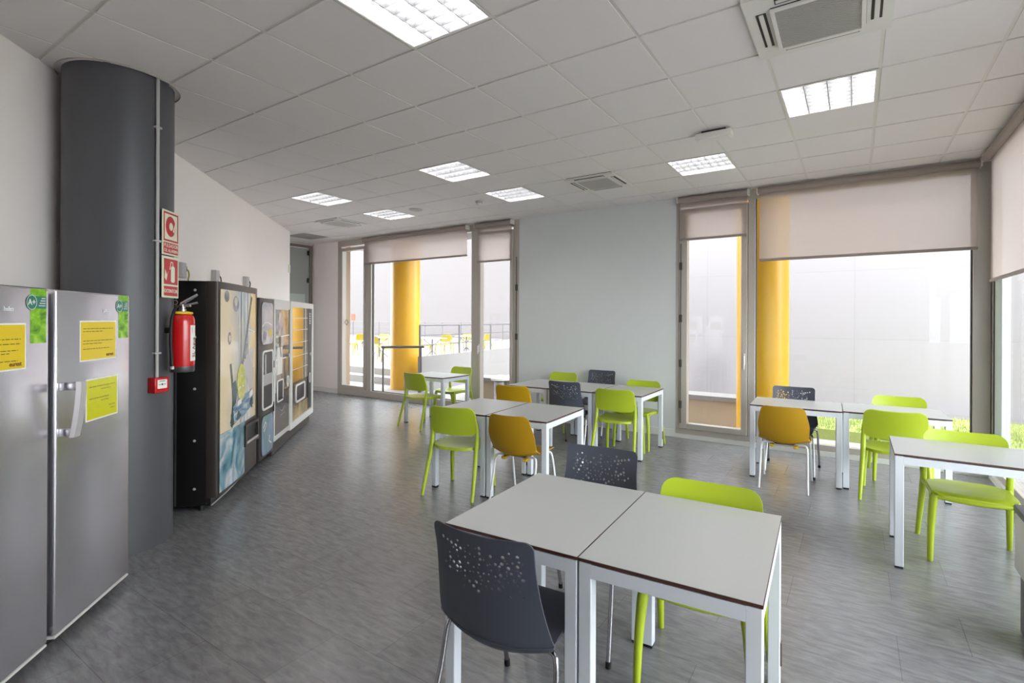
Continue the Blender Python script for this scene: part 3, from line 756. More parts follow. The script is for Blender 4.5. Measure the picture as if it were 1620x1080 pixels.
# coffee machine in a silver frame
W, H = .70, 1.80
t = machine('coffee_machine', 'silver framed coffee vending machine with a grey picture and a dark lower panel', 6.215, W, H, cab='silver')
mb = MB().use('offwhite'); mb.box((0,0,.17),(W,.085,H),.008,2); dr = mb.build('door', t)
mb = MB().use('kick'); mb.box((.01,.03,.02),(W-.01,.09,.17)); mb.build('kickplate', t, 0)
mb = MB().use('cup_print'); mb.plate([(.05,.70),(.64,.70),(.64,1.68),(.05,1.68)], -.0002, .003); u = mb.build('upper_panel', dr, 0)
mb = MB().use('lilac'); mb.plate(ellipse(.25,1.50,.11,.15), -.0033, .0005).plate(ellipse(.34,1.36,.09,.12), -.0033, .0005)
mb.use('paper_w'); mb.plate([(.10,.92),(.32,.92),(.32,1.24),(.10,1.24)], -.004, .0006).strip([(.05,1.36),(.64,1.37)], .012, -.004).strip([(.05,1.10),(.5,1.10)], .014, -.0048)
mb.use('black'); mb.plate(ellipse(.22,1.32,.04,.05), -.0046, .0006).strip([(.2,1.3),(.27,1.12)], .03, -.0046).strip([(.36,1.24),(.62,1.24)], .018, -.004).strip([(.36,1.13),(.60,1.12)], .03, -.0052).strip([(.42,1.05),(.45,.86),(.50,.74)], .05, -.004)
mb.build('panel_picture', u, 0)
mb = MB().use('paper_w'); ring_frame(mb, rrect(.10,.60,.36,.86,.03), rrect(.118,.618,.342,.842,.02), -.0004, .010); f_ = mb.build('cup_frame', dr, 0)
mb = MB().use('black'); mb.plate(rrect(.116,.616,.344,.844,.02), -.004, .0015).box((.12,-.012,.62),(.34,-.006,.635)); mb.build('cup_opening', f_, 0)
mb = MB().use('darkpanel'); mb.plate([(.04,.235),(.655,.235),(.655,.72),(.04,.72)], -.0002, .0035); lp = mb.build('lower_panel', dr, 0)
mb = MB().use('socket'); mb.strip([(.24,.5),(.33,.47),(.44,.52)], .01, -.0039).strip([(.26,.43),(.46,.44)], .006, -.0039); mb.build('panel_mark', lp, 0)
mb = MB().use('paper_w'); ring_frame(mb, ellipse(.585,.80,.045,.07), ellipse(.585,.80,.033,.055), -.0034, .006); mb.build('coin_return', dr, 0)
mb = MB().use('silver'); mb.cyl((.60,-.003,1.12),(.60,-.02,1.12),.022,seg=14); mb.build('lock', dr)
mb = MB().use('black'); mb.box((.645,-.006,.70),(.665,.0,1.69)); mb.build('door_edge', dr, 0)

# snack machine in a white frame, smoked mirror glass
W, H = 1.32, 1.80
t = machine('snack_machine', 'white framed snack vending machine with a glass front, last in the row', 6.935, W, H, cab='silver', n=.785, turn=.8)
mb = MB().use('offwhite')
ring_frame(mb, [(0,.15),(W,.15),(W,H),(0,H)], [(.10,.235),(W-.075,.235),(W-.075,H-.075),(.10,H-.075)], .03, .04); dr = mb.build('door_frame', t, 0)
mb = MB().use('kick'); mb.box((.02,.04,.02),(W-.02,.09,.16)); mb.build('kickplate', t, 0)
mb = MB().use('darkpanel'); mb.box((.09,.012,.225),(W-.07,.05,H-.07)); bk = mb.build('door_panel', t, 0)
mb = MB().use('mirror_glass'); mb.box((.10,.002,.735),(1.02,.0115,1.725)); gp = mb.build('glass_front', t, 0)
mb = MB().use('black'); mb.box((1.05,.004,.26),(1.235,.0118,1.725)); kp = mb.build('control_column', t, 0)
mb = MB().use('silver')
for k in range(5): mb.plate(rrect(1.10,1.50+.035*k,1.19,1.52+.035*k,.004), .0038, .003)
mb.cyl((1.16,.004,1.05),(1.16,-.012,1.05),.022,seg=14); mb.build('keypad', kp)
mb = MB().use('paper_w'); ring_frame(mb, ellipse(1.15,.70,.05,.075), ellipse(1.15,.70,.038,.06), .0038, .005); mb.build('coin_return', kp, 0)
mb = MB().use('paper_w'); ring_frame(mb, rrect(.34,.44,.86,.69,.05), rrect(.365,.465,.835,.665,.04), .0118, .012); f_ = mb.build('delivery_frame', t, 0)
mb = MB().use('black'); mb.plate(rrect(.363,.463,.837,.667,.04), .0116, .002); mb.build('delivery_opening', f_, 0)
mb = MB().use('tan_panel'); mb.box((.10,.004,.24),(1.02,.0118,.42)); mb.build('lower_panel', t, 0)
for z in (.90, 1.07, 1.25, 1.42, 1.58):
    mb = MB().use('silver'); mb.box((.12,-.002,z),(.98,.002,z+.008)); mb.build('shelf_edge', gp, 0)

# ------------------------------------------------------------------ sockets, cables, switch on the slanted wall
def socket(label, s, z0, z1, cable):
    t = thing('wall_socket', label, 'socket', Wp(s, 0, z0), WROT, 'socket boxes above the machines')
    h = z1 - z0
    mb = MB().use('socket'); mb.box((-.055,-.055,0),(.055,0,h),.005,2); mb.build('box', t)
    mb = MB().use('cable'); mb.box((.055,-.045,h*.45),(.095,-.012,h*.8),.006,2); mb.build('plug', t)
    mb = MB().use(cable); mb.tube([(.09,-.03,h*.6),(.15,-.03,h*.55),(.17,-.03,h*.2),(.15,-.03,-.02),(.145,-.03,-.10-.2)], .007, 8, smooth=6); mb.build('cable', t)
socket('grey socket box with a plug behind the drinks machine, nearest the column', 5.77, 1.985, 2.14, 'greenyellow')
socket('middle one of the grey socket boxes above the machines with a looped black cable', 6.65, 1.99, 2.145, 'cable')
socket('small grey socket box above the machines, farthest from the column', 7.74, 2.03, 2.16, 'cable')
t = thing('light_switch', 'cream light switch at the end of the white wall beside the grey door', 'switch', Wp(10.22, 0, 2.44), WROT)
mb = MB().use('sign_cream'); mb.box((-.05,-.016,0),(.05,0,.15),.004,2); mb.build('switch_plate', t)
mb = MB().use('offwhite'); mb.box((-.03,-.024,.03),(.03,-.014,.12),.004,1); mb.build('rocker', t)

# ------------------------------------------------------------------ tables
TW, TD, TH = .60, .80, .728
def make_table(label, loc, rotz, group):
    t = thing('cafe_table', label, 'table', loc, rotz, group)
    hx, hy = TW/2-.001, TD/2-.001
    mb = MB().use('table_edge'); mb.box((-hx,-hy,TH-.012),(hx,hy,TH-.001))
    mb.use('table_white'); mb.box((-hx+.0015,-hy+.0015,TH-.0011),(hx-.0015,hy-.0015,TH)); mb.build('tabletop', t, 0)
    mb = MB().use('table_leg'); a = .048
    z0, z1 = TH-.064, TH-.016
    mb.box((-hx+a,-hy+.002,z0),(hx-a,-hy+.036,z1)).box((-hx+a,hy-.036,z0),(hx-a,hy-.002,z1)).box((-hx+.002,-hy+a,z0),(-hx+.036,hy-a,z1)).box((hx-.036,-hy+a,z0),(hx-.002,hy-a,z1))
    mb.build('frame', t, 0)
    for sx in (-1,1):
        for sy in (-1,1):
            x0_, x1_ = sorted((sx*(hx-.002), sx*(hx-.05))); y0_, y1_ = sorted((sy*(hy-.002), sy*(hy-.05)))
            mb = MB().use('table_leg'); mb.box((x0_,y0_,.012),(x1_,y1_,TH-.0125),.003,1); lg = mb.build('leg', t)
            mb = MB().use('black'); mb.box((x0_+.002,y0_+.002,0),(x1_-.002,y1_-.002,.0125)); mb.build('foot_pad', lg, 0)
    return t
R9 = pi/2
G_f, G_m, G_w, G_b = 'pair of tables in the foreground', 'pair of tables in the middle', 'row of three tables by the plain wall', 'pair of tables by the corner window'
tb = make_table('white square-legged table with dark edges in the foreground, its corner nearest the viewer', (-.540, 2.016, 0), radians(2.7), G_f)
mb = MB().use('brass'); mb.box((.297,.36,.10),(.303,.385,.20),.002,1); mb.build('joining_plate', tb)
dup(tb, (-1.1405, 1.9876, 0), radians(2.7), 'white table in the foreground with a charcoal chair on each long end', G_f)
dup(tb, (-2.452, 3.965, 0), radians(4), 'white table in the middle of the room with the mustard shell chair at it', G_m)
dup(tb, (-3.062, 3.922, 0), radians(4), 'white table in the middle of the room beside the single lime chair, towards the machines', G_m)
dup(tb, (-2.285, 5.80, 0), radians(1), 'white table by the plain wall, the end one with lime chairs on both sides', G_w)
dup(tb, (-2.893, 5.79, 0), radians(1), 'white table by the plain wall, the middle one of three with charcoal chairs', G_w)
dup(tb, (-3.500, 5.78, 0), radians(1), 'white table by the plain wall, the one nearest the terrace window with the yellow chair', G_w)
dup(tb, (-5.372, 5.76, 0), R9, 'single white table in front of the terrace window with two lime chairs')
dup(tb, (-.500, 5.83, 0), R9+radians(2.0), 'white table by the corner window with a mustard and a charcoal chair', G_b)
dup(tb, (.302, 5.90, 0), R9+radians(2.0), 'white table by the corner window with lime chairs on both sides', G_b)
dup(tb, (.616, 4.28, 0), R9, 'white table at the right edge with one lime chair behind it')

# ------------------------------------------------------------------ chairs
def catmull(pts, n):
    out = []
    m = len(pts)
    for i in range(m-1):
        a, b, c, d = pts[max(i-1,0)], pts[i], pts[i+1], pts[min(i+2,m-1)]
        for k in range(n):
            t = k/n
            out.append(tuple(.5*((2*q)+(r-p)*t+(2*p-5*q+4*r-s)*t*t+(3*q-p-3*r+s)*t**3) for p,q,r,s in zip(a,b,c,d)))
    out.append(tuple(pts[-1])); return out

class Shell:
    """curved sheet: profile of (y, z, half width, curl); param x across, L along"""
    def __init__(self, prof):
        self.p = catmull(prof, 12); self.L = [0.0]
        for a, b in zip(self.p, self.p[1:]): self.L.append(self.L[-1] + sqrt((a[0]-b[0])**2+(a[1]-b[1])**2))
        self.len = self.L[-1]
    def at(self, L):
        L = min(max(L, 0), self.len); i = 0
        lo, hi = 0, len(self.L)-2
        while lo < hi:
            md = (lo+hi+1)//2
            if self.L[md] <= L: lo = md
            else: hi = md-1
        i = lo; a, b = self.p[i], self.p[i+1]; t = (L-self.L[i])/max(1e-9, self.L[i+1]-self.L[i])
        q = [u+(v-u)*t for u,v in zip(a,b)]
        ty, tz = b[0]-a[0], b[1]-a[1]; l = sqrt(ty*ty+tz*tz)
        return q, (tz/l, -ty/l)
    def pos(self, x, L, off=0.0):
        q, n = self.at(L); w = q[2]
        o = q[3]*(x/w)**2 + off
        return Vector((x, q[0]+n[0]*o, q[1]+n[1]*o))
    def sheet(self, L0, L1, r0=0.0, r1=0.0, holes=(), th=.008, step=.022, hseg=8):
        def hw(L):
            w = self.at(L)[0][2]
            for dist, r in ((L-L0, r0), (L1-L, r1)):
                if r and dist < r: w -= r - sqrt(max(0, r*r-(r-dist)**2))
            return w
        Ls = []
        n = max(6, int((L1-L0)/step))
        for k in range(n+1): Ls.append(L0+(L1-L0)*k/n)
        for r, s, e in ((r0, L0, 1), (r1, L1, -1)):
            if r: Ls += [s+e*r*(1-cos(a)) for a in (pi/2*k/6 for k in range(1,6))]
        Ls = sorted(set(round(v,5) for v in Ls))
        rows = [(hw(L), L) for L in Ls]
        loop = [(w,L) for w,L in rows]
        k0 = max(1, int(2*rows[-1][0]/step))
        loop += [(rows[-1][0]*(1-2*k/k0), rows[-1][1]) for k in range(1,k0)]
        loop += [(-w,L) for w,L in reversed(rows)]
        k0 = max(1, int(2*rows[0][0]/step))
        loop += [(rows[0][0]*(-1+2*k/k0), rows[0][1]) for k in range(1,k0)]
        V = [Vector(p) for p in loop]; E = [(i,(i+1)%len(loop)) for i in range(len(loop))]
        for (hx,hl,hr) in holes:
            b = len(V); V += [Vector((hx+hr*cos(2*pi*k/hseg+.3), hl+hr*sin(2*pi*k/hseg+.3))) for k in range(hseg)]
            E += [(b+k, b+(k+1)%hseg) for k in range(hseg)]
        L = L0+step*.5
        while L < L1:
            w = hw(L)-step*.4; m = max(1, int(2*w/step))
            for k in range(m+1):
                x = -w+2*w*k/m
                if all((x-a)**2+(L-b)**2 > (c+.003)**2 for a,b,c in holes): V.append(Vector((x,L)))
            L += step
        co, _, faces, *_r = delaunay_2d_cdt(V, E, [], 0, 1e-6)
        tris = []
        for f in faces:
            cx = sum(co[i].x for i in f)/3; cl = sum(co[i].y for i in f)/3
            if cl < L0 or cl > L1 or abs(cx) > hw(cl)+1e-5: continue
            if any((cx-a)**2+(cl-b)**2 < (c*.97)**2 for a,b,c in holes): continue
            tris.append(tuple(f))
        return co, tris, th
    def add(self, mb, *a, **k):
        co, tris, th = self.sheet(*a, **k)
        used = sorted({i for f in tris for i in f})
        A = {i: mb.bm.verts.new(self.pos(co[i].x, co[i].y)) for i in used}
        B = {i: mb.bm.verts.new(self.pos(co[i].x, co[i].y, -th)) for i in used}
        cnt = {}; fs = []
        for f in tris:
            fs.append(mb.bm.faces.new([A[i] for i in f])); fs.append(mb.bm.faces.new([B[i] for i in reversed(f)]))
            for i in range(3):
                e = (f[i], f[(i+1)%3]); cnt[tuple(sorted(e))] = cnt.get(tuple(sorted(e)), []) + [e]
        for e in cnt.values():
            if len(e) == 1:
                i, j = e[0]; fs.append(mb.bm.faces.new((A[j], A[i], B[i], B[j])))
        mb._tag(fs); return mb

# (A) one-piece plastic chair with an open gap under the backrest
seatA = Shell([(.245,.425,.195,.0),(.225,.446,.215,.004),(.12,.443,.217,.010),(-.03,.434,.217,.012),(-.12,.436,.217,.010),(-.196,.440,.215,.004)])
backA = Shell([(-.136,.540,.222,.026),(-.148,.62,.229,.030),(-.168,.71,.229,.032),(-.194,.792,.219,.032)])
def make_plastic(key, label, group):
    t = thing('plastic_chair', label, 'chair', (0,0,0), 0, group)
    mb = MB().use(key); seatA.add(mb, 0, seatA.len, .07, .14, th=.026, step=.03); mb.tube([(-.19,.222,.424),(-.10,.232,.418),(0,.235,.416),(.10,.232,.418),(.19,.222,.424)], .017, 10, smooth=3); mb.build('seat', t, 50)
    mb = MB().use(key); backA.add(mb, 0, backA.len, .05, .062, th=.013, step=.026); mb.build('backrest', t, 50)
    for s in (-1,1):
        mb = MB().use(key)
        mb.tube([(s*.252,-.244,0),(s*.240,-.180,.22),(s*.229,-.126,.42),(s*.227,-.110,.54),(s*.225,-.119,.63),(s*.217,-.133,.70)], [.0145,.0185,.0215,.0185,.015,.009], 12, smooth=5); mb.build('leg', t, 60)
        mb = MB().use(key)
        mb.tube([(s*.226,.243,0),(s*.221,.232,.2),(s*.208,.221,.38),(s*.194,.218,.43)], [.0155,.0195,.0245,.019], 12, smooth=5); mb.build('leg', t, 60)
        mb = MB().use(key)
        mb.tube([(s*.204,.205,.424),(s*.210,.08,.428),(s*.216,-.04,.425),(s*.224,-.122,.430)], [.02,.016,.017,.02], 10, smooth=5); mb.build('seat_rail', t, 60)
    return t
# (B) perforated shell on chrome legs
shB = Shell([(.225,.418,.185,.0),(.205,.440,.200,.004),(.10,.444,.208,.010),(-.06,.428,.204,.018),(-.165,.416,.224,.040),(-.226,.444,.240,.060),(-.250,.52,.231,.054),(-.264,.62,.216,.042),(-.280,.73,.206,.036),(-.300,.845,.208,.034)])
Lb = next(L for L, p in zip(shB.L, shB.p) if p[0] < -.18 and p[1] > .455)
def hole_pattern():
    hs = []; rnd = random.Random(11)
    top = shB.len
    def put(x, d, r):
        L = top-d
        if abs(x) > .172 or d < .035 or d > .215: return
        if all((x-a)**2+(L-b)**2 > (r+c+.0035)**2 for a,b,c in hs): hs.append((x,L,r))
    rays = [(-.155,.05,12),( -.13,.12,35),(-.12,.16,8),(-.05,.06,-38),(.0,.05,52),(.03,.10,-12),(.06,.17,28),(.10,.06,66),(.13,.10,-30),(-.02,.14,-6),(.08,.13,4),(-.09,.08,80)]
    for (x,d,a) in rays:
        for k in range(9):
            q = k*.0215+rnd.uniform(-.002,.002)
            put(x+cos(radians(a))*q, d+sin(radians(a))*q, rnd.choice((.003,.0038,.0046,.0056,.0066)))
    for _ in range(140): put(rnd.uniform(-.165,.165), rnd.uniform(.04,.17), rnd.choice((.003,.0038,.0046,.0062)))
    return hs[:96]
HOLES = hole_pattern()
def make_perforated(label, group):
    t = thing('perforated_chair', label, 'chair', (0,0,0), 0, group)
    mb = MB().use('charcoal'); shB.add(mb, 0, Lb, .04, 0, th=.010, step=.026); mb.build('seat', t, 50)
    mb = MB().use('charcoal'); shB.add(mb, Lb, shB.len, 0, .035, HOLES, th=.0045, step=.03); mb.build('backrest', t, 50)
    for s in (-1,1):
        for sy in (-1,1):
            mb = MB().use('chrome')
            if sy > 0: mb.tube([(s*.10,.13,.418),(s*.18,.145,.416),(s*.205,.165,.39),(s*.213,.20,.25),(s*.222,.262,.015)], .0105, 12, smooth=5)
            else: mb.tube([(s*.10,-.12,.412),(s*.20,-.135,.425),(s*.232,-.152,.40),(s*.240,-.185,.25),(s*.248,-.265,.015)], .0105, 12, smooth=5)
            lg = mb.build('leg', t, 60)
            mb = MB().use('black'); x_, y_ = (s*.222, .2625) if sy > 0 else (s*.248, -.2655)
            mb.cyl((x_,y_,0),(x_,y_-.004*sy,.028),.0135,seg=12); mb.build('foot_cap', lg)
    mb = MB().use('black'); mb.box((-.12,-.14,.408),(.12,.15,.426),.006,2); mb.build('seat_mount', t)
    return t
# (C) smooth mustard shell on white legs
shC = Shell([(.225,.415,.18,.0),(.205,.438,.20,.004),(.09,.440,.215,.012),(-.05,.430,.222,.022),(-.15,.428,.218,.045),(-.215,.452,.208,.065),(-.25,.52,.212,.060),(-.272,.60,.215,.050),(-.29,.69,.198,.040),(-.305,.785,.176,.030)])
Lc = next(L for L, p in zip(shC.L, shC.p) if p[0] < -.17 and p[1] > .455)
def make_shell(label, group):
    t = thing('shell_chair', label, 'chair', (0,0,0), 0, group)
    mb = MB().use('mustard'); shC.add(mb, 0, Lc, .05, 0, th=.010, step=.026); mb.build('seat', t, 50)
    mb = MB().use('mustard'); shC.add(mb, Lc, shC.len, 0, .045, th=.008, step=.026); mb.build('backrest', t, 50)
    for s in (-1,1):
        for sy in (-1,1):
            mb = MB().use('whitetube')
            if sy > 0: mb.tube([(s*.08,.12,.412),(s*.165,.135,.412),(s*.197,.155,.385),(s*.205,.19,.25),(s*.212,.245,.0)], .010, 12, smooth=5)
            else: mb.tube([(s*.08,-.11,.408),(s*.165,-.13,.415),(s*.192,-.15,.385),(s*.197,-.18,.25),(s*.202,-.245,.0)], .010, 12, smooth=5)
            mb.build('leg', t, 60)
        mb = MB().use('yellow_plastic'); mb.box((s*.10-.02,-.185,.388),(s*.10+.02,-.12,.412),.006,2); mb.build('leg_clamp', t)
    mb = MB().use('black'); mb.box((-.10,-.12,.404),(.10,.13,.422),.006,2); mb.build('seat_mount', t)
    return t

GA, GB, GC = 'lime green plastic chairs', 'charcoal perforated chairs', 'mustard shell chairs'
D = radians
lime = make_plastic('green', 'lime green chair at the lone terrace-window table, its back to the machines', GA)
lime.location = (-5.378, 5.45, 0); lime.rotation_euler = (0,0,D(-5))
for args in (
    ((-5.43, 6.245, 0), D(176), 'lime green chair on the window side of the lone table by the terrace window'),
    ((-3.042, 3.58, 0), D(11), 'lime green chair seen from behind at the middle tables, beside the mustard shell chair'),
    ((-2.288, 5.495, 0), D(4), 'lime green chair seen from behind at the end of the wall row'),
    ((-3.62, 6.44, 0), D(180), 'lime green chair against the plain wall next to the terrace window'),
    ((-2.286, 6.13, 0), D(178), 'lime green chair against the plain wall, at the end near the tall narrow sash'),
    ((-.562, 2.32, 0), D(183), 'lime green chair tucked behind the foreground table, facing the viewer'),
    ((.39, 6.31, 0), D(181), 'lime green chair on the window side of the corner tables, against the big pane'),
    ((.300, 5.57, 0), D(-1), 'lime green chair on the room side of the corner tables, seen from behind'),
    ((.648, 4.475, 0), D(180), 'lime green chair pulled up to the single table at the right edge, facing the viewer'),
):
    dup(lime, args[0], args[1], args[2], GA)
yel = make_plastic('yellow_plastic', 'yellow plastic chair with an open back at the table nearest the terrace window', 'yellow plastic chair')
del yel['group']; yel.location = (-3.43, 5.11, 0); yel.rotation_euler = (0,0,D(5))
dark = make_perforated('charcoal perforated chair nearest the viewer, seen from behind at the foreground table', GB)
dark.location = (-1.085, 1.635, 0); dark.rotation_euler = (0,0,D(3))
for args in (
    ((-1.172, 2.36, 0), D(185), 'charcoal perforated chair on the far side of the foreground tables, facing the viewer'),
    ((-2.898, 5.53, 0), D(3), 'charcoal perforated chair seen from behind at the middle table of the wall row'),
    ((-3.06, 6.465, 0), D(181), 'charcoal perforated chair with its back to the plain wall, between two lime chairs'),
    ((-.555, 5.99, 0), D(181), 'charcoal perforated chair before the corner window, facing the mustard chair'),
):
    dup(dark, args[0], args[1], args[2], GB)
must = make_shell('mustard shell chair on white legs seen from behind at the middle tables', GC)
must.location = (-2.42, 3.69, 0); must.rotation_euler = (0,0,D(6))
dup(must, (-.555, 5.44, 0), D(1), 'mustard shell chair on white legs at the corner window tables', GC)

# ------------------------------------------------------------------ grey bin at the right edge
t = thing('waste_bin', 'grey metal bin with a white upper panel at the right edge of the room', 'bin', (.875, 3.36, 0), 0)
mb = MB().use('steel_dark'); mb.box((-.165,-.15,.0),(.165,.15,.60),.008,2); mb.build('body', t)
mb = MB().use('offwhite'); mb.box((-.185,-.165,.31),(.185,.165,.60),.01,2); mb.build('front_panel', t)
mb = MB().use('steel_dark'); mb.box((-.19,-.17,.60),(.19,.17,.64),.012,2); tp_ = mb.build('lid', t)
mb = MB().use('black'); mb.cyl((-.16,-.13,.64),(-.16,-.13,.652),.012,seg=12); mb.build('knob', tp_)

# ------------------------------------------------------------------ ceiling fittings
def make_lamp(label, i, j, ax):
    cx, cy = GX+GP*(i+.5), GY+GP*(j+.5)
    t = thing('ceiling_light', label, 'ceiling light', (cx, cy, CEIL), 0 if ax == 'X' else R9, 'recessed louvre lights')
    a = .285
    mb = MB().use('reflector')
    mb.box((-a,-a,.085),(a,a,.092))
    for s in (-1,1): mb.box((-a,min(s*a,s*(a-.004)),0),(a,max(s*a,s*(a-.004)),.09)).box((min(s*a,s*(a-.004)),-a,0),(max(s*a,s*(a-.004)),a,.09))
    mb.build('housing', t, 0)
    pitch = 2*a/4
    for k in range(4):
        y = -a+pitch*(k+.5)
        mb = MB().use('lamp'); mb.cyl((-.272,y,.052),(.272,y,.052),.0135,seg=14); mb.build('tube', t)
    mb = MB().use('louvre')
    for k in range(1,4):
        y = -a+pitch*k
        mb.prism([(y-.003,.0),(y+.003,.0),(y+.022,.07),(y-.022,.07)], lambda p,z: (-a+.004,p,z), lambda p,z: (a-.004,p,z))
    for k in range(1,8):
        x = -a+2*a*k/8
        for q in range(4):
            ya, yb = -a+pitch*q+.004, -a+pitch*(q+1)-.004
            mb.box((x-.0012,ya,.004),(x+.0012,yb,.034))
    mb.build('louvre', t, 0)
    mb = MB().use('tbar'); ring_ = .3
    for s in (-1,1): mb.box((-ring_+.001,min(s*ring_,s*.284)+.0005,-.004),(ring_-.001,max(s*ring_,s*.284)-.0005,.0)).box((min(s*ring_,s*.284)+.0005,-.284,-.004),(max(s*ring_,s*.284)-.0005,.284,.0))
    mb.build('trim_frame', t, 0)
    return t
labs = ['large louvre ceiling light cut by the top edge, above the foreground tables', 'bright square ceiling light below the open air unit', 'louvre ceiling light above the middle tables, larger of the central two',
        'louvre ceiling light in front of the plain wall, smaller of the central two', 'louvre ceiling light near the corner window, beside the emergency light box', 'louvre ceiling light nearest the white wall and the machines', 'small louvre ceiling light near the terrace door, beside the square air unit']
for (i,j,ax), lb_ in zip(LAMPS, labs): make_lamp(lb_, i, j, ax)
hl = ['ceiling light out of the picture above the viewer, near the right wall', 'ceiling light out of the picture above the right-hand tables', 'ceiling light out of the picture behind the viewer']
for (i,j,ax), lb_ in zip(ADDED_LAMPS, hl): make_lamp(lb_, i, j, ax)

def make_ac(label, i, j, big):
    cx, cy = GX+GP*(i+.5), GY+GP*(j+.5)
    t = thing('air_unit', label, 'air conditioner', (cx, cy, CEIL), 0, 'ceiling air units')
    h = .335 if big else .30
    mb = MB().use('ac_white'); z0 = -.022
    ring = [(-h,-h),(h,-h),(h,h),(-h,h)]; g = .215
    def fr(mb, o, i_, z0, z1):
        bm = mb.bm
        L = [[bm.verts.new((x*s,y*s,z)) for x,y in ((-1,-1),(1,-1),(1,1),(-1,1))] for s,z in ((o,z1),(o,z0),(i_,z0),(i_,z1))]
        fs = []
        for A,B in zip(L, L[1:]+L[:1]):
            for k in range(4): fs.append(bm.faces.new((A[k],A[(k+1)%4],B[(k+1)%4],B[k])))
        mb._tag(fs)
    fr(mb, h, g, z0, -.001); mb.use('slot').box((-.285,-.285,-.0005),(.285,.285,.06)); mb.build('panel', t, 0)
    for k in range(4):
        mb = MB().use('slot'); mb.box((-.185,-.285,z0-.0015),(.185,-.235,z0+.002)); sl = mb.build('air_slot', t, 0); sl.rotation_euler = (0,0,k*R9)
        mb = MB().use('ac_white'); mb.box((-.18,-.272 if big else -.262,z0-.006),(.18,-.248 if big else -.244,z0-.001),.002,1); mb.build('flap', sl)
    mb = MB().use('ac_white'); fr(mb, g-.002, g-.022, -.012, .0)
    if big:
        mb.use('ac_grille')
        n = 32
        for k in range(n):
            y = -g+.024+(2*g-.048)*k/n; mb.box((-g+.02,y,-.010),(g-.02,y+.0075,-.002))
        mb.use('slot').box((-g+.02,-g+.02,-.003),(g-.02,g-.02,-.001))
    else:
        mb.use('ac_grille').box((-g+.02,-g+.02,-.011),(g-.02,g-.02,-.002))
    gr = mb.build('intake_grille', t, 0); gr.location = (0,0,z0+.004)
    if big: gr.rotation_euler = (radians(-2.0),0,0); gr.location.z = z0-.012
    return t
make_ac('large square air unit with a sagging grille at the top edge of the picture', 4, 2, True)
make_ac('square air unit with dark slots in front of the plain wall', 0, 6, False)
make_ac('square air unit with dark slots near the terrace door', -8, 6, False)
t = thing('ceiling_vent', 'dark grey ceiling vent in the far corner above the grey door', 'vent', (GX+GP*-10.5, GY+GP*7.42, CEIL), 0)
mb = MB().use('ac_grille'); 
for k in range(14): mb.box((-.29,-.27+.04*k,-.006),(.29,-.255+.04*k,.004))
mb.use('slot').box((-.295,-.28,.004),(.295,.29,.012)); mb.build('vent_slats', t, 0)
t = thing('emergency_light', 'white emergency light box hanging under the ceiling', 'emergency light', (-1.03, 4.565, CEIL), 0)
mb = MB().use('ac_white'); mb.box((-.15,-.055,-.072),(.15,.055,-.022),.006,2); mb.build('housing', t)
mb = MB().use('offwhite'); mb.box((-.13,-.045,-.076),(.13,.045,-.070),.003,1); mb.build('diffuser', t)
mb = MB().use('slot'); mb.box((-.10,-.03,-.024),(.10,.03,.0)); mb.build('mount', t, 0)
t = thing('smoke_detector', 'small grey and white smoke detector on the ceiling near the central lights', 'smoke detector', (-4.40, 5.55, CEIL), 0)
mb = MB().use('socket'); mb.lathe([(.05,0),(.05,-.02),(.042,-.03)], seg=24); mb.build('detector_base', t)
mb = MB().use('offwhite'); mb.lathe([(.038,-.03),(.036,-.05),(.02,-.058)], seg=24); mb.build('detector_head', t)
t = thing('ceiling_speaker', 'flat round disc on the ceiling near the terrace door', 'speaker', (-5.53, 5.46, CEIL), 0)
mb = MB().use('socket'); mb.lathe([(.10,0),(.10,-.008),(.085,-.016),(.02,-.018)], seg=32); mb.build('disc', t)

# ------------------------------------------------------------------ outside
mb = MB().use('ground'); mb.box((-60,-40,-.35),(60,60,-.15)); struct(mb.build('ground_outside', smooth=0), 'pale sunlit paving outside', 'ground')
mb = MB().use('facade'); mb.box((-3.6,11.0,-.1),(16,11.4,9)); struct(mb.build('wall_facade', smooth=0), 'white building facade outside the corner window', 'facade')
mb = MB().use('facade_far'); mb.box((-60,30.0,-.1),(4,30.4,14)); struct(mb.build('wall_facade_far', smooth=0), 'white building facade beyond the terrace', 'facade')
# roof of this building; unseen overhangs added to shade right blind and left column
mb = MB().use('parapet'); mb.box((-12.6,-3.7,3.66),(3.8,7.05,4.0)); mb.box((-12.6,7.05,3.66),(-7.2,10.2,4.0)); struct(mb.build('roof_slab', smooth=0))
mb = MB().use('beige'); mb.prism([(-10.9,7.55),(-9.73,7.55),(-10.15,7.87),(-10.9,7.87)], lambda x,y: (x,y,-.2), lambda x,y: (x,y,3.7)); struct(mb.build('wall_pier', smooth=0), 'pale beige pier outside the glazed door', 'pier')

def ycol(label, x, y, r):
    mb = MB().use('yellow_col'); mb.lathe([(r,-.05),(r,5.2)], (0,0), 56); o = mb.build('column', smooth=40, loc=(x,y,-.12)); struct(o, label, 'column')
ycol('yellow round column outside the terrace window', -9.47, 9.0, .36)
ycol('yellow round column outside the corner window', -1.085, 7.75, .335)

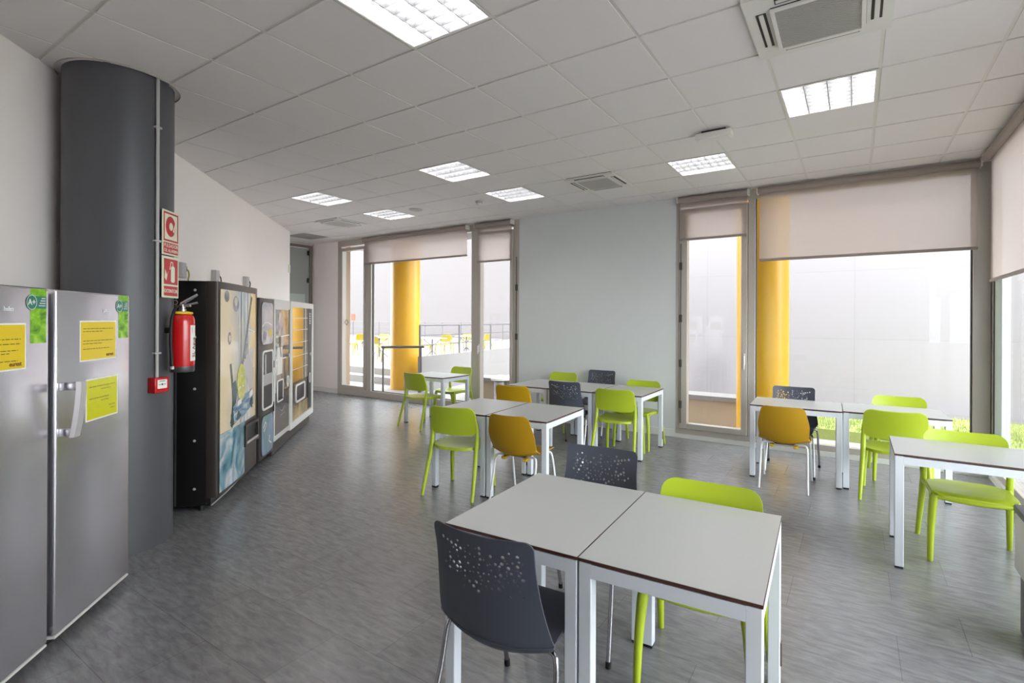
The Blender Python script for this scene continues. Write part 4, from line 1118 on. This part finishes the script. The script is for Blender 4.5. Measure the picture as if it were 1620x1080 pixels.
# raised terrace with two steps, parapet and railings
def strip_block(name, key, pts, z0, z1, label=None, cat=None):
    mb = MB().use(key); mb.prism(pts, lambda x,y: (x,y,z0), lambda x,y: (x,y,z1)); return struct(mb.build(name, smooth=0), label, cat)
strip_block('terrace_step', 'riser', [(-18,9.22),(-9.6,9.22),(-9.6,10.2),(-18,10.2)], -.2, .03)
strip_block('terrace_step', 'riser', [(-18,9.62),(-9.6,9.62),(-9.6,10.2),(-18,10.2)], -.2, .20)
strip_block('terrace_tread', 'ground', [(-18,9.23),(-9.6,9.23),(-9.6,9.62),(-18,9.62)], .03, .032)
strip_block('terrace_slab', 'ground', [(-40,9.65),(-9.05,9.65),(-9.75,16.5),(-9.75,29.5),(-40,29.5)], -.2, .215, 'raised pale terrace outside', 'terrace')
# parapet (low white wall) running away along the terrace edge
A_, B_ = Vector((-8.54, 8.65)), Vector((-9.48, 15.4))
n_ = Vector((-(B_-A_).y, (B_-A_).x)).normalized()*.12
strip_block('wall_parapet', 'parapet', [tuple(A_), tuple(B_), tuple(B_+n_), tuple(A_+n_)], -.2, .70, 'low white parapet wall along the terrace', 'wall')
def railing(label, P, z0, h, nposts, rails, r=.018):
    t = thing('railing', label, 'railing', (P[0][0], P[0][1], z0), 0)
    o = Vector((P[0][0], P[0][1]))
    Q = [Vector((p[0], p[1]))-o for p in P]
    for k in range(nposts):
        q = Q[0].lerp(Q[-1], k/(nposts-1))
        mb = MB().use('rail'); mb.box((q.x-.02,q.y-.02,0),(q.x+.02,q.y+.02,h),.004,1); mb.build('post', t)
    for z in rails:
        mb = MB().use('rail'); mb.tube([(Q[0].x,Q[0].y,z),(Q[-1].x,Q[-1].y,z)], r if z == max(rails) else .010, 10); mb.build('rail', t)
m_ = n_/2
railing('grey steel railing on the white parapet behind the yellow column', [tuple(A_+m_), tuple(B_+m_)], .70, .74, 5, (.74,.5,.27))
railing('long thin grey railing along the far edge of the terrace', [(-34,25.5), (-9.9,22.5)], .215, 1.2, 15, (1.2,.85,.5,.2), .022)
t = thing('handrail', 'bent steel handrail at the terrace steps in front of the yellow column', 'handrail', (-8.62, 7.55, -.15), 0)
mb = MB().use('rail'); mb.tube([(0,0,0),(0,0,1.11)], .02, 12); mb.build('post', t)
mb = MB().use('rail'); mb.tube([(.72,.42,0),(.72,.42,1.11)], .02, 12); mb.build('post', t)
mb = MB().use('rail'); mb.tube([(-.03,-.02,1.12),(.78,.46,1.13)], .026, 12); mb.build('top_bar', t)

# low beige bench wall with a white top
mb = MB().use('beige'); mb.box((-7.2,8.68,-.2),(-1.05,9.05,.26)); mb.use('parapet'); mb.box((-7.25,8.63,.26),(-1.0,9.10,.33)); struct(mb.build('wall_bench', smooth=0), 'low beige wall with a white top outside', 'wall')
t = thing('litter_bin', 'round steel litter bin with a white top outside by the low beige wall', 'bin', (-6.05, 8.35, -.15), 0)
mb = MB().use('chrome'); mb.lathe([(.13,0),(.13,.48)], seg=28); mb.build('bin_body', t)
mb = MB().use('offwhite'); mb.lathe([(.19,.50),(.20,.54),(.17,.58),(.04,.60)], seg=28); mb.build('bin_top', t)
mb = MB().use('black'); mb.lathe([(.135,.47),(.15,.51)], seg=28, caps=False); mb.build('bin_rim', t)
mb = MB().use('orange'); mb.box((-.13,-.02,0),(.13,0,.28)); o = mb.build('sign', smooth=0, loc=(-18.85, 14.8, 1.54)); tag(o, 'small orange square sign seen through the glazed door', 'sign')
mb = MB().use('rail'); mb.cyl((0,0.01,-1.325),(0,.01,.02),.012,seg=8); mb.build('sign_post', o)

# grass bed right of the yellow column
mb = MB().use('grass')
rg = random.Random(3)
mb.box((-.95,8.55,-.15),(8.5,10.6,.0))
for _ in range(9000):
    x, y = rg.uniform(-.95,5.0), rg.uniform(8.55,10.6); a = rg.uniform(0,pi); h = rg.uniform(.03,.07); w = .006
    dx, dy = w*cos(a), w*sin(a); lx, ly = rg.uniform(-.02,.02), rg.uniform(-.02,.02)
    v = [mb.bm.verts.new(q) for q in ((x-dx,y-dy,-.001),(x+dx,y+dy,-.001),(x+lx,y+ly,h))]
    f = mb.bm.faces.new(v); f.material_index = mb.mi
o = mb.build('grass', smooth=0); tag(o, 'strip of sunlit grass outside the corner window', 'grass', kind='stuff')

# terrace furniture
def terr_table(label, loc):
    t = thing('terrace_table', label, 'table', loc, 0, 'tables out on the terrace')
    mb = MB().use('ground'); mb.box((-.36,-.36,.70),(.36,.36,.73),.006,1); mb.build('tabletop', t)
    mb = MB().use('rail'); mb.tube([(0,0,.02),(0,0,.70)], .025, 10); mb.build('pedestal', t)
    for k in range(4):
        a = pi/4+k*R9
        mb = MB().use('rail'); mb.tube([(0,0,.30),(.32*cos(a),.32*sin(a),.0)], .015, 8).tube([(0,0,.45),(.3*cos(a),.3*sin(a),.69)], .012, 8); mb.build('leg', t)
    return t
def cw(u, Z):        # place along a view direction at a given depth
    Z *= 1.1; X = (u-834.7)/800.4*Z; th = .5736
    return (X*cos(th)-Z*sin(th), X*sin(th)+Z*cos(th), .2155)
tt = terr_table('terrace table seen between the door and the yellow column', cw(600, 16.5))
dup(tt, cw(684, 15.8), 0, 'white-topped terrace table just right of the yellow column')
dup(tt, cw(738, 18.2), .4, 'terrace table with crossed legs seen through the middle of the window')
GT = 'yellow chairs out on the terrace'
yc = make_plastic('yellow_out', 'pale yellow terrace chair seen through the glazed door next to the pier', GT)
yc['category'] = 'chair'; yc.location = cw(553, 17.5); yc.rotation_euler = (0,0,D(-60))
for u, Z, r, lb_ in ((572, 18.2, 60, 'pale yellow terrace chair seen through the glazed door, beside the door post'), (592, 15.6, 20, 'pale yellow terrace chair in front of the terrace table right of the door post'),
    (604, 17.8, 190, 'pale yellow terrace chair behind the terrace table right of the door post'), (621, 14.6, 100, 'pale yellow terrace chair nearest the yellow column, on its door side'),
    (672, 16.6, -40, 'pale yellow terrace chair just right of the yellow column, half hidden by its table'), (702, 17.2, 80, 'pale yellow terrace chair between the two right-hand terrace tables'),
    (714, 18.6, -80, 'pale yellow terrace chair left of the table with crossed legs'), (738, 19.4, 190, 'pale yellow terrace chair behind the table with crossed legs'), (768, 18.6, 90, 'pale yellow terrace chair farthest right, by the window post')):
    dup(yc, cw(u, Z), D(r), lb_, GT)

# ------------------------------------------------------------------ light, world, camera
w = bpy.data.worlds.new('World'); SC.world = w; w.use_nodes = True
bg = w.node_tree.nodes['Background']; bg.inputs[0].default_value = (0.96, 0.965, 1.0, 1); bg.inputs[1].default_value = 7.0
sd = bpy.data.lights.new('sun', 'SUN'); sd.energy = 1.7; sd.angle = radians(2.5); sd.color = (1.0, 0.96, 0.9)
so = bpy.data.objects.new('sun', sd); COL.objects.link(so)
dirv = Vector((0.25, -0.55, 0.8)).normalized()           # towards the sun
so.rotation_euler = dirv.to_track_quat('Z', 'Y').to_euler(); so.location = (10, -5, 12)

f_px, cx_px, cy_px, yaw, roll = 800.37, 24.70, 506.573, .5736, .0041
cam = bpy.data.cameras.new('camera'); co_ = bpy.data.objects.new('camera', cam); COL.objects.link(co_)
cam.sensor_width = 36.0; cam.sensor_fit = 'HORIZONTAL'; cam.lens = f_px/1620*36
cam.shift_x = -cx_px/1620; cam.shift_y = -(540-cy_px)/1620
cam.clip_start = .05; cam.clip_end = 200
Rv = Vector((cos(yaw), sin(yaw), 0)); Uv = Vector((0,0,1)); Fv = Vector((-sin(yaw), cos(yaw), 0))
Rr = Rv*cos(roll)+Uv*sin(roll); Ur = -Rv*sin(roll)+Uv*cos(roll)
mt = Matrix((Rr, Ur, -Fv)).transposed().to_4x4(); mt.translation = Vector((0,0,1.5659))
co_.matrix_world = mt
SC.camera = co_

SC.view_settings.view_transform = 'Standard'; SC.view_settings.look = 'None'; SC.view_settings.exposure = 0.75; SC.view_settings.gamma = 1.0
SC.view_settings.use_curve_mapping = False
SC.cycles.use_denoising = True
SC.cycles.max_bounces = 10; SC.cycles.diffuse_bounces = 6; SC.cycles.transparent_max_bounces = 16
SC.cycles.sample_clamp_indirect = 6.0
SC.cycles.blur_glossy = 0.6
